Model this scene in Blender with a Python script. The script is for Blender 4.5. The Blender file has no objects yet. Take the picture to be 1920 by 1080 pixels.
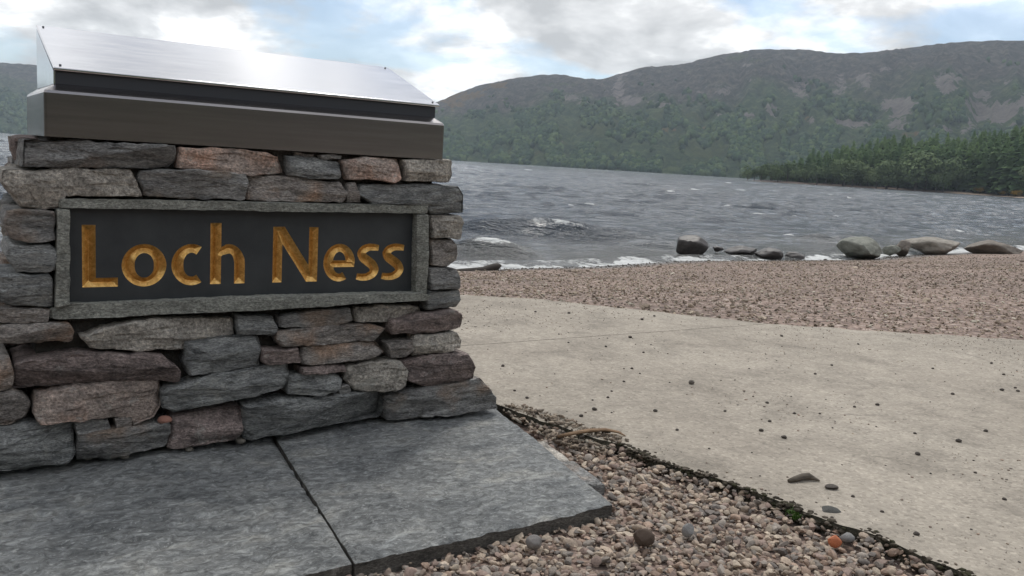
import bpy, math, random
import numpy as np
from mathutils import Vector, Matrix
rng = np.random.default_rng(11); random.seed(11)
SC = bpy.context.scene
COL = SC.collection

# ------------------------------------------------------------------ camera
F_PX = 1650.0
EYE = np.array([0.0, 0.0, 1.05])
HOR0, HORS = 247.5, 0.0600            # horizon line in the 1920x1080 photograph
ROLL = math.atan(HORS)
PITCH = math.atan((540-(HOR0+HORS*960))*math.cos(ROLL)/F_PX)
_fw = np.array([0, math.cos(PITCH), -math.sin(PITCH)])
_u0 = np.array([0, math.sin(PITCH), math.cos(PITCH)]); _r0 = np.array([1., 0, 0])
RT = math.cos(ROLL)*_r0+math.sin(ROLL)*_u0
UP = -math.sin(ROLL)*_r0+math.cos(ROLL)*_u0
cam = bpy.data.cameras.new('camera'); camo = bpy.data.objects.new('camera', cam); COL.objects.link(camo)
cam.sensor_width = 36; cam.lens = F_PX/1920*36; cam.clip_start = .05; cam.clip_end = 20000
m = Matrix(((RT[0], UP[0], -_fw[0], EYE[0]), (RT[1], UP[1], -_fw[1], EYE[1]), (RT[2], UP[2], -_fw[2], EYE[2]), (0, 0, 0, 1)))
camo.matrix_world = m
SC.camera = camo

# ------------------------------------------------------------------ sky and sun
SUN_AZ, SUN_EL = math.radians(4), math.radians(56)
w = bpy.data.worlds.new('World'); SC.world = w; w.use_nodes = True
nt = w.node_tree; nt.nodes.clear()
def N(nt, typ, ins=None, **kw):
    n = nt.nodes.new(typ)
    for k, v in kw.items(): setattr(n, k, v)
    for k, v in (ins or {}).items():
        s = n.inputs[k]
        if isinstance(v, bpy.types.NodeSocket): nt.links.new(v, s)
        else: s.default_value = v
    return n
def ramp(nt, fac, stops, interp='LINEAR'):
    n = nt.nodes.new('ShaderNodeValToRGB'); n.color_ramp.interpolation = interp
    e = n.color_ramp.elements
    while len(e) < len(stops): e.new(.5)
    for i, (p, c) in enumerate(stops):
        e[i].position = p
        e[i].color = (c, c, c, 1) if isinstance(c, (int, float)) else (*c, 1)
    nt.links.new(fac, n.inputs[0]); return n
def math_(nt, op, a, b=None, clamp=False):
    n = nt.nodes.new('ShaderNodeMath'); n.operation = op; n.use_clamp = clamp
    for i, v in enumerate((a, b)):
        if v is None: continue
        if isinstance(v, bpy.types.NodeSocket): nt.links.new(v, n.inputs[i])
        else: n.inputs[i].default_value = v
    return n.outputs[0]
def mixc(nt, fac, a, b, mode='MIX'):
    n = nt.nodes.new('ShaderNodeMix'); n.data_type = 'RGBA'; n.blend_type = mode
    for s, v in ((n.inputs[0], fac), (n.inputs[6], a), (n.inputs[7], b)):
        if isinstance(v, bpy.types.NodeSocket): nt.links.new(v, s)
        elif isinstance(v, (int, float)): s.default_value = v
        else: s.default_value = (*v, 1)
    return n.outputs[2]
sky = N(nt, 'ShaderNodeTexSky', sky_type='NISHITA', sun_disc=False)
sky.sun_elevation = SUN_EL; sky.sun_rotation = SUN_AZ; sky.dust_density = .15; sky.air_density = 1.0; sky.ozone_density = 3.5
tc = N(nt, 'ShaderNodeTexCoord')
sep = N(nt, 'ShaderNodeSeparateXYZ', {0: tc.outputs['Generated']})
zz = math_(nt, 'MAXIMUM', math_(nt, 'ADD', sep.outputs[2], .30), .05)     # cloud deck seen in perspective
cx = math_(nt, 'DIVIDE', sep.outputs[0], zz); cy = math_(nt, 'DIVIDE', sep.outputs[1], zz)
cv = N(nt, 'ShaderNodeCombineXYZ', {0: cx, 1: cy, 2: 30.3})
n1 = N(nt, 'ShaderNodeTexNoise', {'Vector': cv.outputs[0], 'Scale': 2.3, 'Detail': 10., 'Roughness': .52, 'Distortion': .15})
n2 = N(nt, 'ShaderNodeTexNoise', {'Vector': cv.outputs[0], 'Scale': 3.1, 'Detail': 9., 'Roughness': .55, 'Distortion': .2})
cover = ramp(nt, n1.outputs[0], [(.41, .34), (.50, 1)])
shade = ramp(nt, n2.outputs[0], [(.39, (.45, .457, .465)), (.50, (.68, .685, .69)), (.57, (1.0, 1.0, .99)), (.66, (1.32, 1.31, 1.27))])
bg1 = N(nt, 'ShaderNodeBackground', {'Color': sky.outputs[0], 'Strength': .105})
bg2 = N(nt, 'ShaderNodeBackground', {'Color': shade.outputs[0], 'Strength': 1.12})
mx = N(nt, 'ShaderNodeMixShader', {0: cover.outputs[0], 1: bg1.outputs[0], 2: bg2.outputs[0]})
N(nt, 'ShaderNodeOutputWorld', {0: mx.outputs[0]})
sl = bpy.data.lights.new('sun', 'SUN'); sl.energy = 1.3; sl.angle = math.radians(14); sl.color = (1, .965, .9)
so = bpy.data.objects.new('sun', sl); COL.objects.link(so)
sd = Vector((math.sin(SUN_AZ)*math.cos(SUN_EL), math.cos(SUN_AZ)*math.cos(SUN_EL), math.sin(SUN_EL)))
so.rotation_euler = sd.to_track_quat('Z', 'Y').to_euler()
SC.view_settings.view_transform = 'Standard'; SC.view_settings.look = 'None'
SC.view_settings.exposure = 0.34; SC.view_settings.gamma = 1

# ------------------------------------------------------------------ helpers
def ray(px, py):
    v = _fw*F_PX+RT*(px-960)-UP*(py-540); return v/np.linalg.norm(v)
def onz(px, py, z):
    r = ray(px, py); return EYE+r*((z-EYE[2])/r[2])
def azel(px, py):
    r = ray(px, py); return math.atan2(r[0], r[1]), math.asin(r[2])
def tag(o, label=None, cat=None, group=None, kind=None):
    for k, v in (('label', label), ('category', cat), ('group', group), ('kind', kind)):
        if v: o[k] = v
    return o
def link(name, me, mat=None, parent=None, loc=None, rot=None):
    o = bpy.data.objects.new(name, me); COL.objects.link(o)
    if mat is not None and me is not None and not me.materials: me.materials.append(mat)
    if parent is not None: o.parent = parent
    if loc is not None: o.location = loc
    if rot is not None: o.rotation_euler = rot
    return o
def mesh(name, V, Fc, smooth=True):
    me = bpy.data.meshes.new(name)
    V = np.asarray(V, float)
    if isinstance(Fc, np.ndarray):
        k = Fc.shape[1]
        me.vertices.add(len(V)); me.vertices.foreach_set('co', V.astype(np.float32).ravel())
        me.loops.add(Fc.size); me.loops.foreach_set('vertex_index', Fc.astype(np.int32).ravel())
        me.polygons.add(len(Fc)); me.polygons.foreach_set('loop_start', np.arange(0, Fc.size, k, dtype=np.int32))
        me.update(calc_edges=True)
    else:
        me.from_pydata([tuple(v) for v in V], [], [tuple(f) for f in Fc]); me.update()
    me.validate()
    if len(me.polygons): me.polygons.foreach_set('use_smooth', [bool(smooth)]*len(me.polygons))
    return me
def fattr(me, name, arr):
    a = me.attributes.new(name, 'FLOAT', 'POINT'); a.data.foreach_set('value', np.asarray(arr, np.float32).ravel())
def cattr(me, name, arr):
    a = me.attributes.new(name, 'FLOAT_COLOR', 'POINT')
    c = np.ones((len(arr), 4), np.float32); c[:, :3] = arr; a.data.foreach_set('color', c.ravel())
def grid_faces(nr, nc, wrap=False):
    i, j = np.meshgrid(np.arange(nr-1), np.arange(nc if wrap else nc-1), indexing='ij')
    j2 = (j+1) % nc
    return np.stack([i*nc+j, i*nc+j2, (i+1)*nc+j2, (i+1)*nc+j], -1).reshape(-1, 4)
def empty(name, loc=(0, 0, 0), rz=0):
    o = bpy.data.objects.new(name, None); COL.objects.link(o); o.location = loc; o.rotation_euler = (0, 0, rz)
    o.empty_display_size = .1; return o
_perm = np.random.default_rng(5).random((256, 256))
def vnoise(x, y):
    xi = np.floor(x).astype(int); yi = np.floor(y).astype(int); fx = x-xi; fy = y-yi
    fx = fx*fx*(3-2*fx); fy = fy*fy*(3-2*fy)
    g = lambda a, b: _perm[a & 255, b & 255]
    return (g(xi, yi)*(1-fx)+g(xi+1, yi)*fx)*(1-fy)+(g(xi, yi+1)*(1-fx)+g(xi+1, yi+1)*fx)*fy
def fbm(x, y, o=4, gain=.5):
    s = 0; a = 1; t = 0
    for k in range(o):
        s = s+a*vnoise(x*2**k+17.3*k, y*2**k+9.1*k); t += a; a *= gain
    return s/t
def sstep(a, b, x):
    t = np.clip((x-a)/(b-a), 0, 1); return t*t*(3-2*t)
def ico(sub):
    t = (1+5**.5)/2
    V = [(-1, t, 0), (1, t, 0), (-1, -t, 0), (1, -t, 0), (0, -1, t), (0, 1, t), (0, -1, -t), (0, 1, -t), (t, 0, -1), (t, 0, 1), (-t, 0, -1), (-t, 0, 1)]
    F = [(0, 11, 5), (0, 5, 1), (0, 1, 7), (0, 7, 10), (0, 10, 11), (1, 5, 9), (5, 11, 4), (11, 10, 2), (10, 7, 6), (7, 1, 8), (3, 9, 4), (3, 4, 2), (3, 2, 6), (3, 6, 8), (3, 8, 9), (4, 9, 5), (2, 4, 11), (6, 2, 10), (8, 6, 7), (9, 8, 1)]
    V = [np.array(v)/np.linalg.norm(v) for v in V]
    for _ in range(sub):
        mid = {}; F2 = []
        def md(a, b):
            k = (min(a, b), max(a, b))
            if k not in mid:
                v = V[a]+V[b]; V.append(v/np.linalg.norm(v)); mid[k] = len(V)-1
            return mid[k]
        for a, b, c in F:
            x, y, z = md(a, b), md(b, c), md(c, a)
            F2 += [(a, x, z), (b, y, x), (c, z, y), (x, y, z)]
        F = F2
    return np.array(V), np.array(F)

# ------------------------------------------------------------------ materials
def mat(name):
    m_ = bpy.data.materials.new(name); m_.use_nodes = True
    t = m_.node_tree; b = t.nodes['Principled BSDF']; return m_, t, b
def objvec(t, scale=(1, 1, 1), rand=True, off=37.0):
    tcn = N(t, 'ShaderNodeTexCoord'); v = tcn.outputs['Object']
    if rand:
        oi = N(t, 'ShaderNodeObjectInfo')
        a = N(t, 'ShaderNodeVectorMath', {0: v}, operation='ADD')
        sc = N(t, 'ShaderNodeVectorMath', {0: oi.outputs['Random'], 1: (off, off*.7, off*1.3)}, operation='MULTIPLY')
        t.links.new(sc.outputs[0], a.inputs[1]); v = a.outputs[0]
    mp = N(t, 'ShaderNodeMapping', {'Vector': v, 'Scale': scale}); return mp.outputs[0]
def bump(t, b, h, dist, strength=1.0, prev=None):
    n = N(t, 'ShaderNodeBump', {'Height': h, 'Distance': dist, 'Strength': strength})
    if prev is not None: t.links.new(prev, n.inputs['Normal'])
    t.links.new(n.outputs[0], b.inputs['Normal']); return n.outputs[0]
def stone_mat(name, dark, light, accent=None, acc_at=.62, lich=.61, stretch=4.5, rough=.85):
    m_, t, b = mat(name)
    vs = objvec(t, (1, 1, stretch)); v = objvec(t)
    a = N(t, 'ShaderNodeTexNoise', {'Vector': vs, 'Scale': 12., 'Detail': 11., 'Roughness': .72, 'Distortion': .35})
    c = ramp(t, a.outputs[0], [(.34, dark), (.62, light)]).outputs[0]
    big = N(t, 'ShaderNodeTexNoise', {'Vector': v, 'Scale': 6., 'Detail': 4.})
    if accent:
        f = ramp(t, big.outputs[0], [(acc_at-.1, 0), (acc_at+.04, .8)]).outputs[0]
        c = mixc(t, f, c, accent)
    sp = N(t, 'ShaderNodeTexNoise', {'Vector': vs, 'Scale': 95., 'Detail': 3., 'Roughness': .7})
    c = mixc(t, .75, c, ramp(t, sp.outputs[0], [(.32, .35), (.52, 1.), (.70, 1.9)]).outputs[0], 'MULTIPLY')
    l1 = N(t, 'ShaderNodeTexNoise', {'Vector': vs, 'Scale': 17., 'Detail': 7., 'Roughness': .75})
    lf = ramp(t, l1.outputs[0], [(lich-.03, 0), (lich+.06, .55)]).outputs[0]
    c = mixc(t, lf, c, (.42, .41, .39))
    l2 = N(t, 'ShaderNodeTexNoise', {'Vector': v, 'Scale': 7., 'Detail': 8., 'Roughness': .78, 'Distortion': .4})
    c = mixc(t, ramp(t, l2.outputs[0], [(.57, 0), (.65, .5)]).outputs[0], c, (.36, .355, .325))      # lichen
    c = mixc(t, ramp(t, l2.outputs[0], [(.33, .55), (.41, 0)]).outputs[0], c, (.055, .052, .045))
    oi = N(t, 'ShaderNodeObjectInfo')
    c = mixc(t, 1., c, ramp(t, oi.outputs['Random'], [(0, 1.2), (1, 1.9)]).outputs[0], 'MULTIPLY')
    t.links.new(c, b.inputs['Base Color']); b.inputs['Roughness'].default_value = rough
    b.inputs['Specular IOR Level'].default_value = .35
    nb = bump(t, b, a.outputs[0], .034, 1.)
    bump(t, b, sp.outputs[0], .009, 1., nb)
    return m_
M_GREY = stone_mat('grey_stone', (.088, .088, .087), (.335, .33, .32), (.27, .20, .15), .64)
M_BLUE = stone_mat('blue_stone', (.078, .082, .083), (.30, .305, .298))
M_BROWN = stone_mat('brown_stone', (.088, .081, .075), (.30, .272, .25), (.29, .19, .13), .62, stretch=2.6)
M_RED = stone_mat('red_stone', (.085, .070, .066), (.27, .215, .198), lich=.63, stretch=2.0)
M_PINK = stone_mat('pink_stone', (.16, .134, .12), (.42, .34, .295), (.43, .28, .215), .56, .6, 1.5)
M_TAN = stone_mat('tan_stone', (.14, .13, .115), (.40, .368, .325), None, .6, .6, 1.2)
M_FRAME = stone_mat('frame_slate', (.17, .174, .155), (.33, .334, .30), None, .6, .74, 2.)
m_, t, b = mat('mortar'); M_CORE = m_
b.inputs['Base Color'].default_value = (.06, .055, .048, 1); b.inputs['Roughness'].default_value = 1
nn = N(t, 'ShaderNodeTexNoise', {'Vector': objvec(t), 'Scale': 60., 'Detail': 5.}); bump(t, b, nn.outputs[0], .02)

def slate_mat():
    m_, t, b = mat('paving_slate')
    v = objvec(t, (1, 1, 1)); vs = objvec(t, (1, 1.5, 1))
    big = N(t, 'ShaderNodeTexNoise', {'Vector': vs, 'Scale': 3.6, 'Detail': 8., 'Roughness': .66, 'Distortion': 1.1})
    c = ramp(t, big.outputs[0], [(.36, (.165, .174, .178)), (.47, (.265, .275, .274)), (.56, (.335, .343, .336)), (.66, (.42, .415, .385))]).outputs[0]
    md = N(t, 'ShaderNodeTexNoise', {'Vector': vs, 'Scale': 30., 'Detail': 8., 'Roughness': .72, 'Distortion': .9})
    c = mixc(t, .8, c, ramp(t, md.outputs[0], [(.36, .38), (.5, 1.), (.62, 1.75)]).outputs[0], 'MULTIPLY')
    rg = N(t, 'ShaderNodeTexNoise', {'Vector': vs, 'Scale': 7., 'Detail': 9., 'Roughness': .6, 'Distortion': .7}, noise_type='RIDGED_MULTIFRACTAL')
    c = mixc(t, .8, c, ramp(t, rg.outputs[0], [(.25, .68), (.6, 1.), (.95, 1.45)]).outputs[0], 'MULTIPLY')
    fl = N(t, 'ShaderNodeTexNoise', {'Vector': vs, 'Scale': 60., 'Detail': 4., 'Roughness': .7})
    c = mixc(t, ramp(t, fl.outputs[0], [(.58, 0), (.66, .55)]).outputs[0], c, (.56, .57, .56))
    t.links.new(c, b.inputs['Base Color'])
    b.inputs['Roughness'].default_value = .62; b.inputs['Specular IOR Level'].default_value = .4
    nb = bump(t, b, md.outputs[0], .022, .9); nb = bump(t, b, rg.outputs[0], .010, .9, nb); bump(t, b, fl.outputs[0], .005, .7, nb)
    return m_
M_SLATE = slate_mat()
M_SLATE_SIDE = stone_mat('shaded_slate_edge', (.045, .042, .038), (.12, .112, .10), None, .6, .8, 3.)  # slab sides in a darker slate colour, their shade painted in

def concrete_mat():
    m_, t, b = mat('concrete')
    g = N(t, 'ShaderNodeNewGeometry'); v = g.outputs['Position']
    big = N(t, 'ShaderNodeTexNoise', {'Vector': v, 'Scale': .9, 'Detail': 5., 'Roughness': .6})
    c = ramp(t, big.outputs[0], [(.3, (.305, .268, .223)), (.7, (.395, .352, .295))]).outputs[0]
    md = N(t, 'ShaderNodeTexNoise', {'Vector': v, 'Scale': 14., 'Detail': 6., 'Roughness': .7})
    c = mixc(t, .6, c, ramp(t, md.outputs[0], [(.3, .72), (.5, 1.), (.7, 1.2)]).outputs[0], 'MULTIPLY')
    ag = N(t, 'ShaderNodeTexVoronoi', {'Vector': v, 'Scale': 85.})
    agc = N(t, 'ShaderNodeSeparateColor', {0: ag.outputs['Color']})
    c = mixc(t, .55, c, ramp(t, agc.outputs[0], [(0, .6), (.25, .95), (.8, 1.05), (1, 1.45)]).outputs[0], 'MULTIPLY')
    fi = N(t, 'ShaderNodeTexNoise', {'Vector': v, 'Scale': 45., 'Detail': 4., 'Roughness': .8})
    c = mixc(t, ramp(t, fi.outputs[0], [(.30, .8), (.41, 0)]).outputs[0], c, (.17, .15, .13))
    st = N(t, 'ShaderNodeTexNoise', {'Vector': v, 'Scale': 2.6, 'Detail': 7., 'Roughness': .68, 'Distortion': .6})
    c = mixc(t, .9, c, ramp(t, st.outputs[0], [(.34, .74), (.46, .96), (.6, 1.08)]).outputs[0], 'MULTIPLY')    # damp and worn patches
    wv = N(t, 'ShaderNodeVectorMath', {0: v}, operation='ADD')
    wn = N(t, 'ShaderNodeTexNoise', {'Vector': v, 'Scale': 2.2, 'Detail': 5.})
    wsc = N(t, 'ShaderNodeVectorMath', {0: wn.outputs['Color'], 1: (.5, .5, 0)}, operation='MULTIPLY'); t.links.new(wsc.outputs[0], wv.inputs[1])
    cr = N(t, 'ShaderNodeTexVoronoi', {'Vector': wv.outputs[0], 'Scale': .62}, feature='DISTANCE_TO_EDGE')
    crm = math_(t, 'MULTIPLY', ramp(t, cr.outputs['Distance'], [(.001, .55), (.0045, 0)]).outputs[0], ramp(t, big.outputs[0], [(.54, 0), (.62, 1)]).outputs[0])
    c = mixc(t, crm, c, (.13, .115, .10))
    t.links.new(c, b.inputs['Base Color']); b.inputs['Roughness'].default_value = .9
    b.inputs['Specular IOR Level'].default_value = .25
    nb = bump(t, b, md.outputs[0], .008, .6); bump(t, b, fi.outputs[0], .006, .8, nb)
    return m_
M_CONC = concrete_mat()
m_, t, b = mat('mossy_concrete_edge'); M_MOSS = m_
g = N(t, 'ShaderNodeNewGeometry')
nn = N(t, 'ShaderNodeTexNoise', {'Vector': g.outputs['Position'], 'Scale': 38., 'Detail': 6., 'Roughness': .7})
t.links.new(ramp(t, nn.outputs[0], [(.36, (.03, .029, .02)), (.55, (.085, .078, .055)), (.68, (.24, .21, .17))]).outputs[0], b.inputs['Base Color'])
b.inputs['Roughness'].default_value = 1; bump(t, b, nn.outputs[0], .02)

def ground_mat():
    m_, t, b = mat('beach_ground')
    g = N(t, 'ShaderNodeNewGeometry'); v = g.outputs['Position']
    vo = N(t, 'ShaderNodeTexVoronoi', {'Vector': v, 'Scale': 26., 'Randomness': 1.})
    sc = N(t, 'ShaderNodeSeparateColor', {0: vo.outputs['Color']})
    c = ramp(t, sc.outputs[0], [(0, (.11, .08, .066)), (.4, (.25, .18, .148)), (.8, (.34, .25, .205)), (1, (.46, .38, .33))]).outputs[0]
    big = N(t, 'ShaderNodeTexNoise', {'Vector': v, 'Scale': .55, 'Detail': 5., 'Roughness': .65})
    c = mixc(t, .8, c, ramp(t, big.outputs[0], [(.3, .62), (.7, 1.2)]).outputs[0], 'MULTIPLY')
    lit = N(t, 'ShaderNodeTexNoise', {'Vector': v, 'Scale': 18., 'Detail': 5., 'Roughness': .8})
    c = mixc(t, ramp(t, lit.outputs[0], [(.55, 0), (.68, .7)]).outputs[0], c, (.07, .052, .042))
    wet = N(t, 'ShaderNodeAttribute', attribute_name='wet')
    c = mixc(t, wet.outputs['Fac'], c, (.055, .042, .036))
    lw = N(t, 'ShaderNodeAttribute', attribute_name='grass')
    gn = N(t, 'ShaderNodeTexNoise', {'Vector': v, 'Scale': .3, 'Detail': 6.})
    c = mixc(t, lw.outputs['Fac'], c, ramp(t, gn.outputs[0], [(.3, (.035, .055, .02)), (.7, (.07, .095, .035))]).outputs[0])
    sa = N(t, 'ShaderNodeAttribute', attribute_name='sand')
    c = mixc(t, sa.outputs['Fac'], c, (.36, .27, .20))
    t.links.new(c, b.inputs['Base Color'])
    t.links.new(ramp(t, wet.outputs['Fac'], [(0, .95), (1, .35)]).outputs[0], b.inputs['Roughness'])
    bump(t, b, vo.outputs['Distance'], -.02, .8)
    return m_
M_GROUND = ground_mat()
def pebble_mat():
    m_, t, b = mat('pebble')
    at = N(t, 'ShaderNodeAttribute', attribute_name='tint')
    g = N(t, 'ShaderNodeNewGeometry')
    nn = N(t, 'ShaderNodeTexNoise', {'Vector': g.outputs['Position'], 'Scale': 160., 'Detail': 4., 'Roughness': .7})
    c = mixc(t, .8, at.outputs['Color'], ramp(t, nn.outputs[0], [(.3, .6), (.5, 1.), (.72, 1.35)]).outputs[0], 'MULTIPLY')
    t.links.new(c, b.inputs['Base Color']); b.inputs['Roughness'].default_value = .8
    b.inputs['Specular IOR Level'].default_value = .3
    bump(t, b, nn.outputs[0], .002, .6)
    return m_
M_PEB = pebble_mat()
def single_stone(name, col, rough=.8, scale=40.):
    m_, t, b = mat(name)
    nn = N(t, 'ShaderNodeTexNoise', {'Vector': objvec(t), 'Scale': scale, 'Detail': 7., 'Roughness': .7})
    lo = tuple(x*.5 for x in col); hi = tuple(min(1, x*1.5) for x in col)
    t.links.new(ramp(t, nn.outputs[0], [(.3, lo), (.7, hi)]).outputs[0], b.inputs['Base Color'])
    b.inputs['Roughness'].default_value = rough; bump(t, b, nn.outputs[0], .12/scale, .8)
    return m_
def water_mat():
    m_, t, b = mat('loch_water')
    g = N(t, 'ShaderNodeNewGeometry'); v = g.outputs['Position']
    foam = N(t, 'ShaderNodeAttribute', attribute_name='foam')
    fn = N(t, 'ShaderNodeTexNoise', {'Vector': v, 'Scale': 7., 'Detail': 7., 'Roughness': .75})
    ff = math_(t, 'ADD', foam.outputs['Fac'], math_(t, 'MULTIPLY', math_(t, 'SUBTRACT', fn.outputs[0], .5), 1.5))
    ff = ramp(t, ff, [(.50, 0), (.80, .85)]).outputs[0]
    silt = N(t, 'ShaderNodeAttribute', attribute_name='shallow')
    wc = mixc(t, silt.outputs['Fac'], (.050, .066, .088), (.11, .112, .11))
    c = mixc(t, ff, wc, (.78, .79, .78))
    t.links.new(c, b.inputs['Base Color'])
    t.links.new(ramp(t, ff, [(0, .13), (1, .8)]).outputs[0], b.inputs['Roughness'])
    b.inputs['IOR'].default_value = 1.333
    mp = N(t, 'ShaderNodeMapping', {'Vector': v, 'Rotation': (0, 0, math.radians(8)), 'Scale': (.38, 1, 1)})
    w1 = N(t, 'ShaderNodeTexNoise', {'Vector': mp.outputs[0], 'Scale': 1.1, 'Detail': 6., 'Roughness': .62, 'Distortion': .4})
    w2 = N(t, 'ShaderNodeTexNoise', {'Vector': mp.outputs[0], 'Scale': 6., 'Detail': 5., 'Roughness': .6, 'Distortion': .3})
    nb = bump(t, b, w1.outputs[0], .72, 1.); bump(t, b, w2.outputs[0], .11, 1., nb)
    return m_
M_WATER = water_mat()

# ------------------------------------------------------------------ ground, shore
ZW = -.75                                             # loch level
shore_px = [(900, 505), (1100, 500), (1270, 489), (1590, 487), (1700, 478), (1920, 468)]
SH = [(-900, 60), (-200, 28), (-60, 13), (-25, 10.5), (-9, 11.0)]+[tuple(onz(x, y, ZW)[:2]) for x, y in shore_px]
spit_px = [(1914, 371), (1860, 366.5), (1782, 361), (1661, 355), (1520, 346.8), (1440, 340.5), (1390, 337)]
SPW = [onz(x, y, ZW)[:2] for x, y in spit_px]
SPaz = np.array([azel(x, y)[0] for x, y in spit_px]); SPr = np.array([np.linalg.norm(p) for p in SPW])
for i in range(1, len(SPr)): SPr[i] = max(SPr[i], SPr[i-1]+6)       # the point runs steadily away from the viewer
SPr = np.minimum(SPr, 430)
tip = (430*math.sin(SPaz[-1]), 430*math.cos(SPaz[-1]))
SH += [(30, 42), (70, 82), (130, 160), (178, 235)]+[(r*math.sin(a), r*math.cos(a)) for a, r in zip(SPaz, SPr)]
SH += [(tip[0]+15, tip[1]+25), (tip[0]+70, tip[1]+60), (420, 640), (900, 900)]
SH = np.array(SH)
def shore_sd(x, y):
    """signed distance to the shoreline, positive on land"""
    best = np.full(x.shape, 1e9); sgn = np.ones(x.shape)
    for (ax, ay), (bx, by) in zip(SH[:-1], SH[1:]):
        dx, dy = bx-ax, by-ay; L2 = dx*dx+dy*dy
        tt = np.clip(((x-ax)*dx+(y-ay)*dy)/L2, 0, 1)
        d = np.hypot(x-(ax+tt*dx), y-(ay+tt*dy))
        best = np.minimum(best, d)
    # land: polygon closed round behind the viewer
    P = np.vstack([SH, [(6000, 900), (6000, -6000), (-6000, -6000), (-6000, 60)]])
    ins = np.zeros(x.shape, bool)
    for (ax, ay), (bx, by) in zip(P, np.roll(P, -1, 0)):
        c = ((ay > y) != (by > y)) & (x < (bx-ax)*(y-ay)/(by-ay+1e-12)+ax)
        ins ^= c
    return np.where(ins, best, -best)
def ground_z(x, y, sd=None):
    if sd is None: sd = shore_sd(x, y)
    z = np.where(sd > 0, ZW+sd*.1, ZW+sd*.12)
    z = np.where(sd > 6.5, ZW+.65+.1*(1-np.exp(-(sd-6.5))), z)     # levels out at the concrete
    z = np.where(z > 0, 0, z)
    z = np.minimum(z, -.012)
    z = np.maximum(z, -4)
    r = np.hypot(x, y)
    up = np.clip(sd-25, 0, 1e9)*.05*sstep(60, 200, r)
    z = z+np.minimum(up, 45)
    return z+np.where((sd > .2) & (r > 5.2), (fbm(x*.9, y*.9, 3)-.5)*.05*np.clip(sd/3, 0, 1), 0)
az = np.concatenate([np.radians(np.linspace(-180, -45, 60, endpoint=False)), np.radians(np.linspace(-45, 45, 300)), np.radians(np.linspace(45, 180, 60)[1:-1])])
rr = np.concatenate([[.3, .8, 1.3], np.geomspace(1.8, 30, 150), np.geomspace(31, 3300, 110)])
A, R = np.meshgrid(az, rr); X, Y = R*np.sin(A), R*np.cos(A)
sd = shore_sd(X, Y); Z = ground_z(X, Y, sd)
V = np.vstack([np.stack([X, Y, Z], -1).reshape(-1, 3), [[0, 0, -.012]]])
Fg = [tuple(f[::-1]) for f in grid_faces(len(rr), len(az), True)]
Fg += [(len(V)-1, (j+1) % len(az), j) for j in range(len(az))]
me = mesh('ground', V, Fg)
one = lambda a: np.append(a.ravel(), 0)
fattr(me, 'wet', one(sstep(1.1, .25, sd+(fbm(X*.8, Y*.8)-.5)*.6)*(R < 60)))
fattr(me, 'grass', one(sstep(22, 30, sd)*sstep(45, 70, R)))
fattr(me, 'sand', one(sstep(60, 120, R)*sstep(24, 12, sd)*sstep(azel(1765, 360)[0], azel(1790, 360)[0], A)))
ground = link('ground', me, M_GROUND); tag(ground, 'brown shingle beach and shore ground running down to the loch', 'ground', kind='structure')

# ------------------------------------------------------------------ loch
waz = np.radians(np.concatenate([np.linspace(-88, -40, 40, endpoint=False), np.linspace(-40, 40, 560), np.linspace(40, 70, 26)[1:]]))
wr = np.concatenate([np.geomspace(9, 120, 370, endpoint=False), np.geomspace(120, 1000, 330, endpoint=False), np.geomspace(1000, 2900, 24)])
A, R = np.meshgrid(waz, wr); X, Y = R*np.sin(A), R*np.cos(A)
sdw = -shore_sd(X, Y)
space = R*np.gradient(np.log(wr))[:, None]
h = np.zeros_like(X); wrng = np.random.default_rng(3)
base = math.radians(189)                                # waves run in towards the beach
for k in range(56):
    lam = math.exp(wrng.uniform(math.log(.75), math.log(6.)))
    th = base+wrng.normal(0, .27); kx, ky = math.sin(th)*2*math.pi/lam, math.cos(th)*2*math.pi/lam
    amp = .022*lam**.6
    s = np.sin(kx*X+ky*Y+wrng.uniform(0, 6.28)+1.3*fbm(X/(lam*2.5)+k, Y/(lam*2.5), 2))
    h += amp*(1-2*np.abs(s)**.8*.5-.5+.5*s)*sstep(1.6, 2.6, lam/space)
gust = fbm(X/14, Y/14, 3)
h *= (.5+1.0*gust)*sstep(0, 5, sdw)*(.55+.45*sstep(5, 25, sdw))
hs = np.std(h[(R > 20) & (R < 60)])
h = h*(1+.38*np.clip(h/hs, -1, 2.5))                  # peaked crests, flat troughs
foam = sstep(1.55, 2.6, h/(hs+1e-6)+ (fbm(X/3.0, Y/3.0, 2)-.5)*2.2)*.9*(R < 500)*(sdw > 3)
# breakers: real humps with a curling crest of foam
def breaker(px, py, wid, ht, foamy, dirdeg=2):
    global h, foam
    c = onz(px, py, ZW); a = math.radians(dirdeg)
    lx = (X-c[0])*math.cos(a)-(Y-c[1])*math.sin(a); ly = (X-c[0])*math.sin(a)+(Y-c[1])*math.cos(a)
    ly = ly+.22*(fbm(lx*.5+px, lx*0+py, 2)-.5)*2
    e = np.exp(-(lx/wid)**2)
    prof = np.where(ly < 0, np.exp(-(ly/.28)**2), np.exp(-(ly/1.0)**2))
    h = h+ht*e*prof*(.75+.5*fbm(lx*1.6+3, lx*0, 3))
    foam = np.maximum(foam, foamy*np.exp(-((lx-.1*wid)/(wid*.55))**2)*np.exp(-((ly+.05)/.13)**2)*(.65+.7*fbm(lx*3+py, ly*3, 3)))
breaker(1030, 430, 1.9, .32, 1.1); breaker(910, 468, 1.0, .27, 1.1); breaker(1790, 432, 1.5, .2, 1.0, -6)
breaker(1540, 446, .8, .2, .1, -6); breaker(930, 425, 1.6, .2, .15); breaker(1350, 410, 2., .2, .2, -4)
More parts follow.
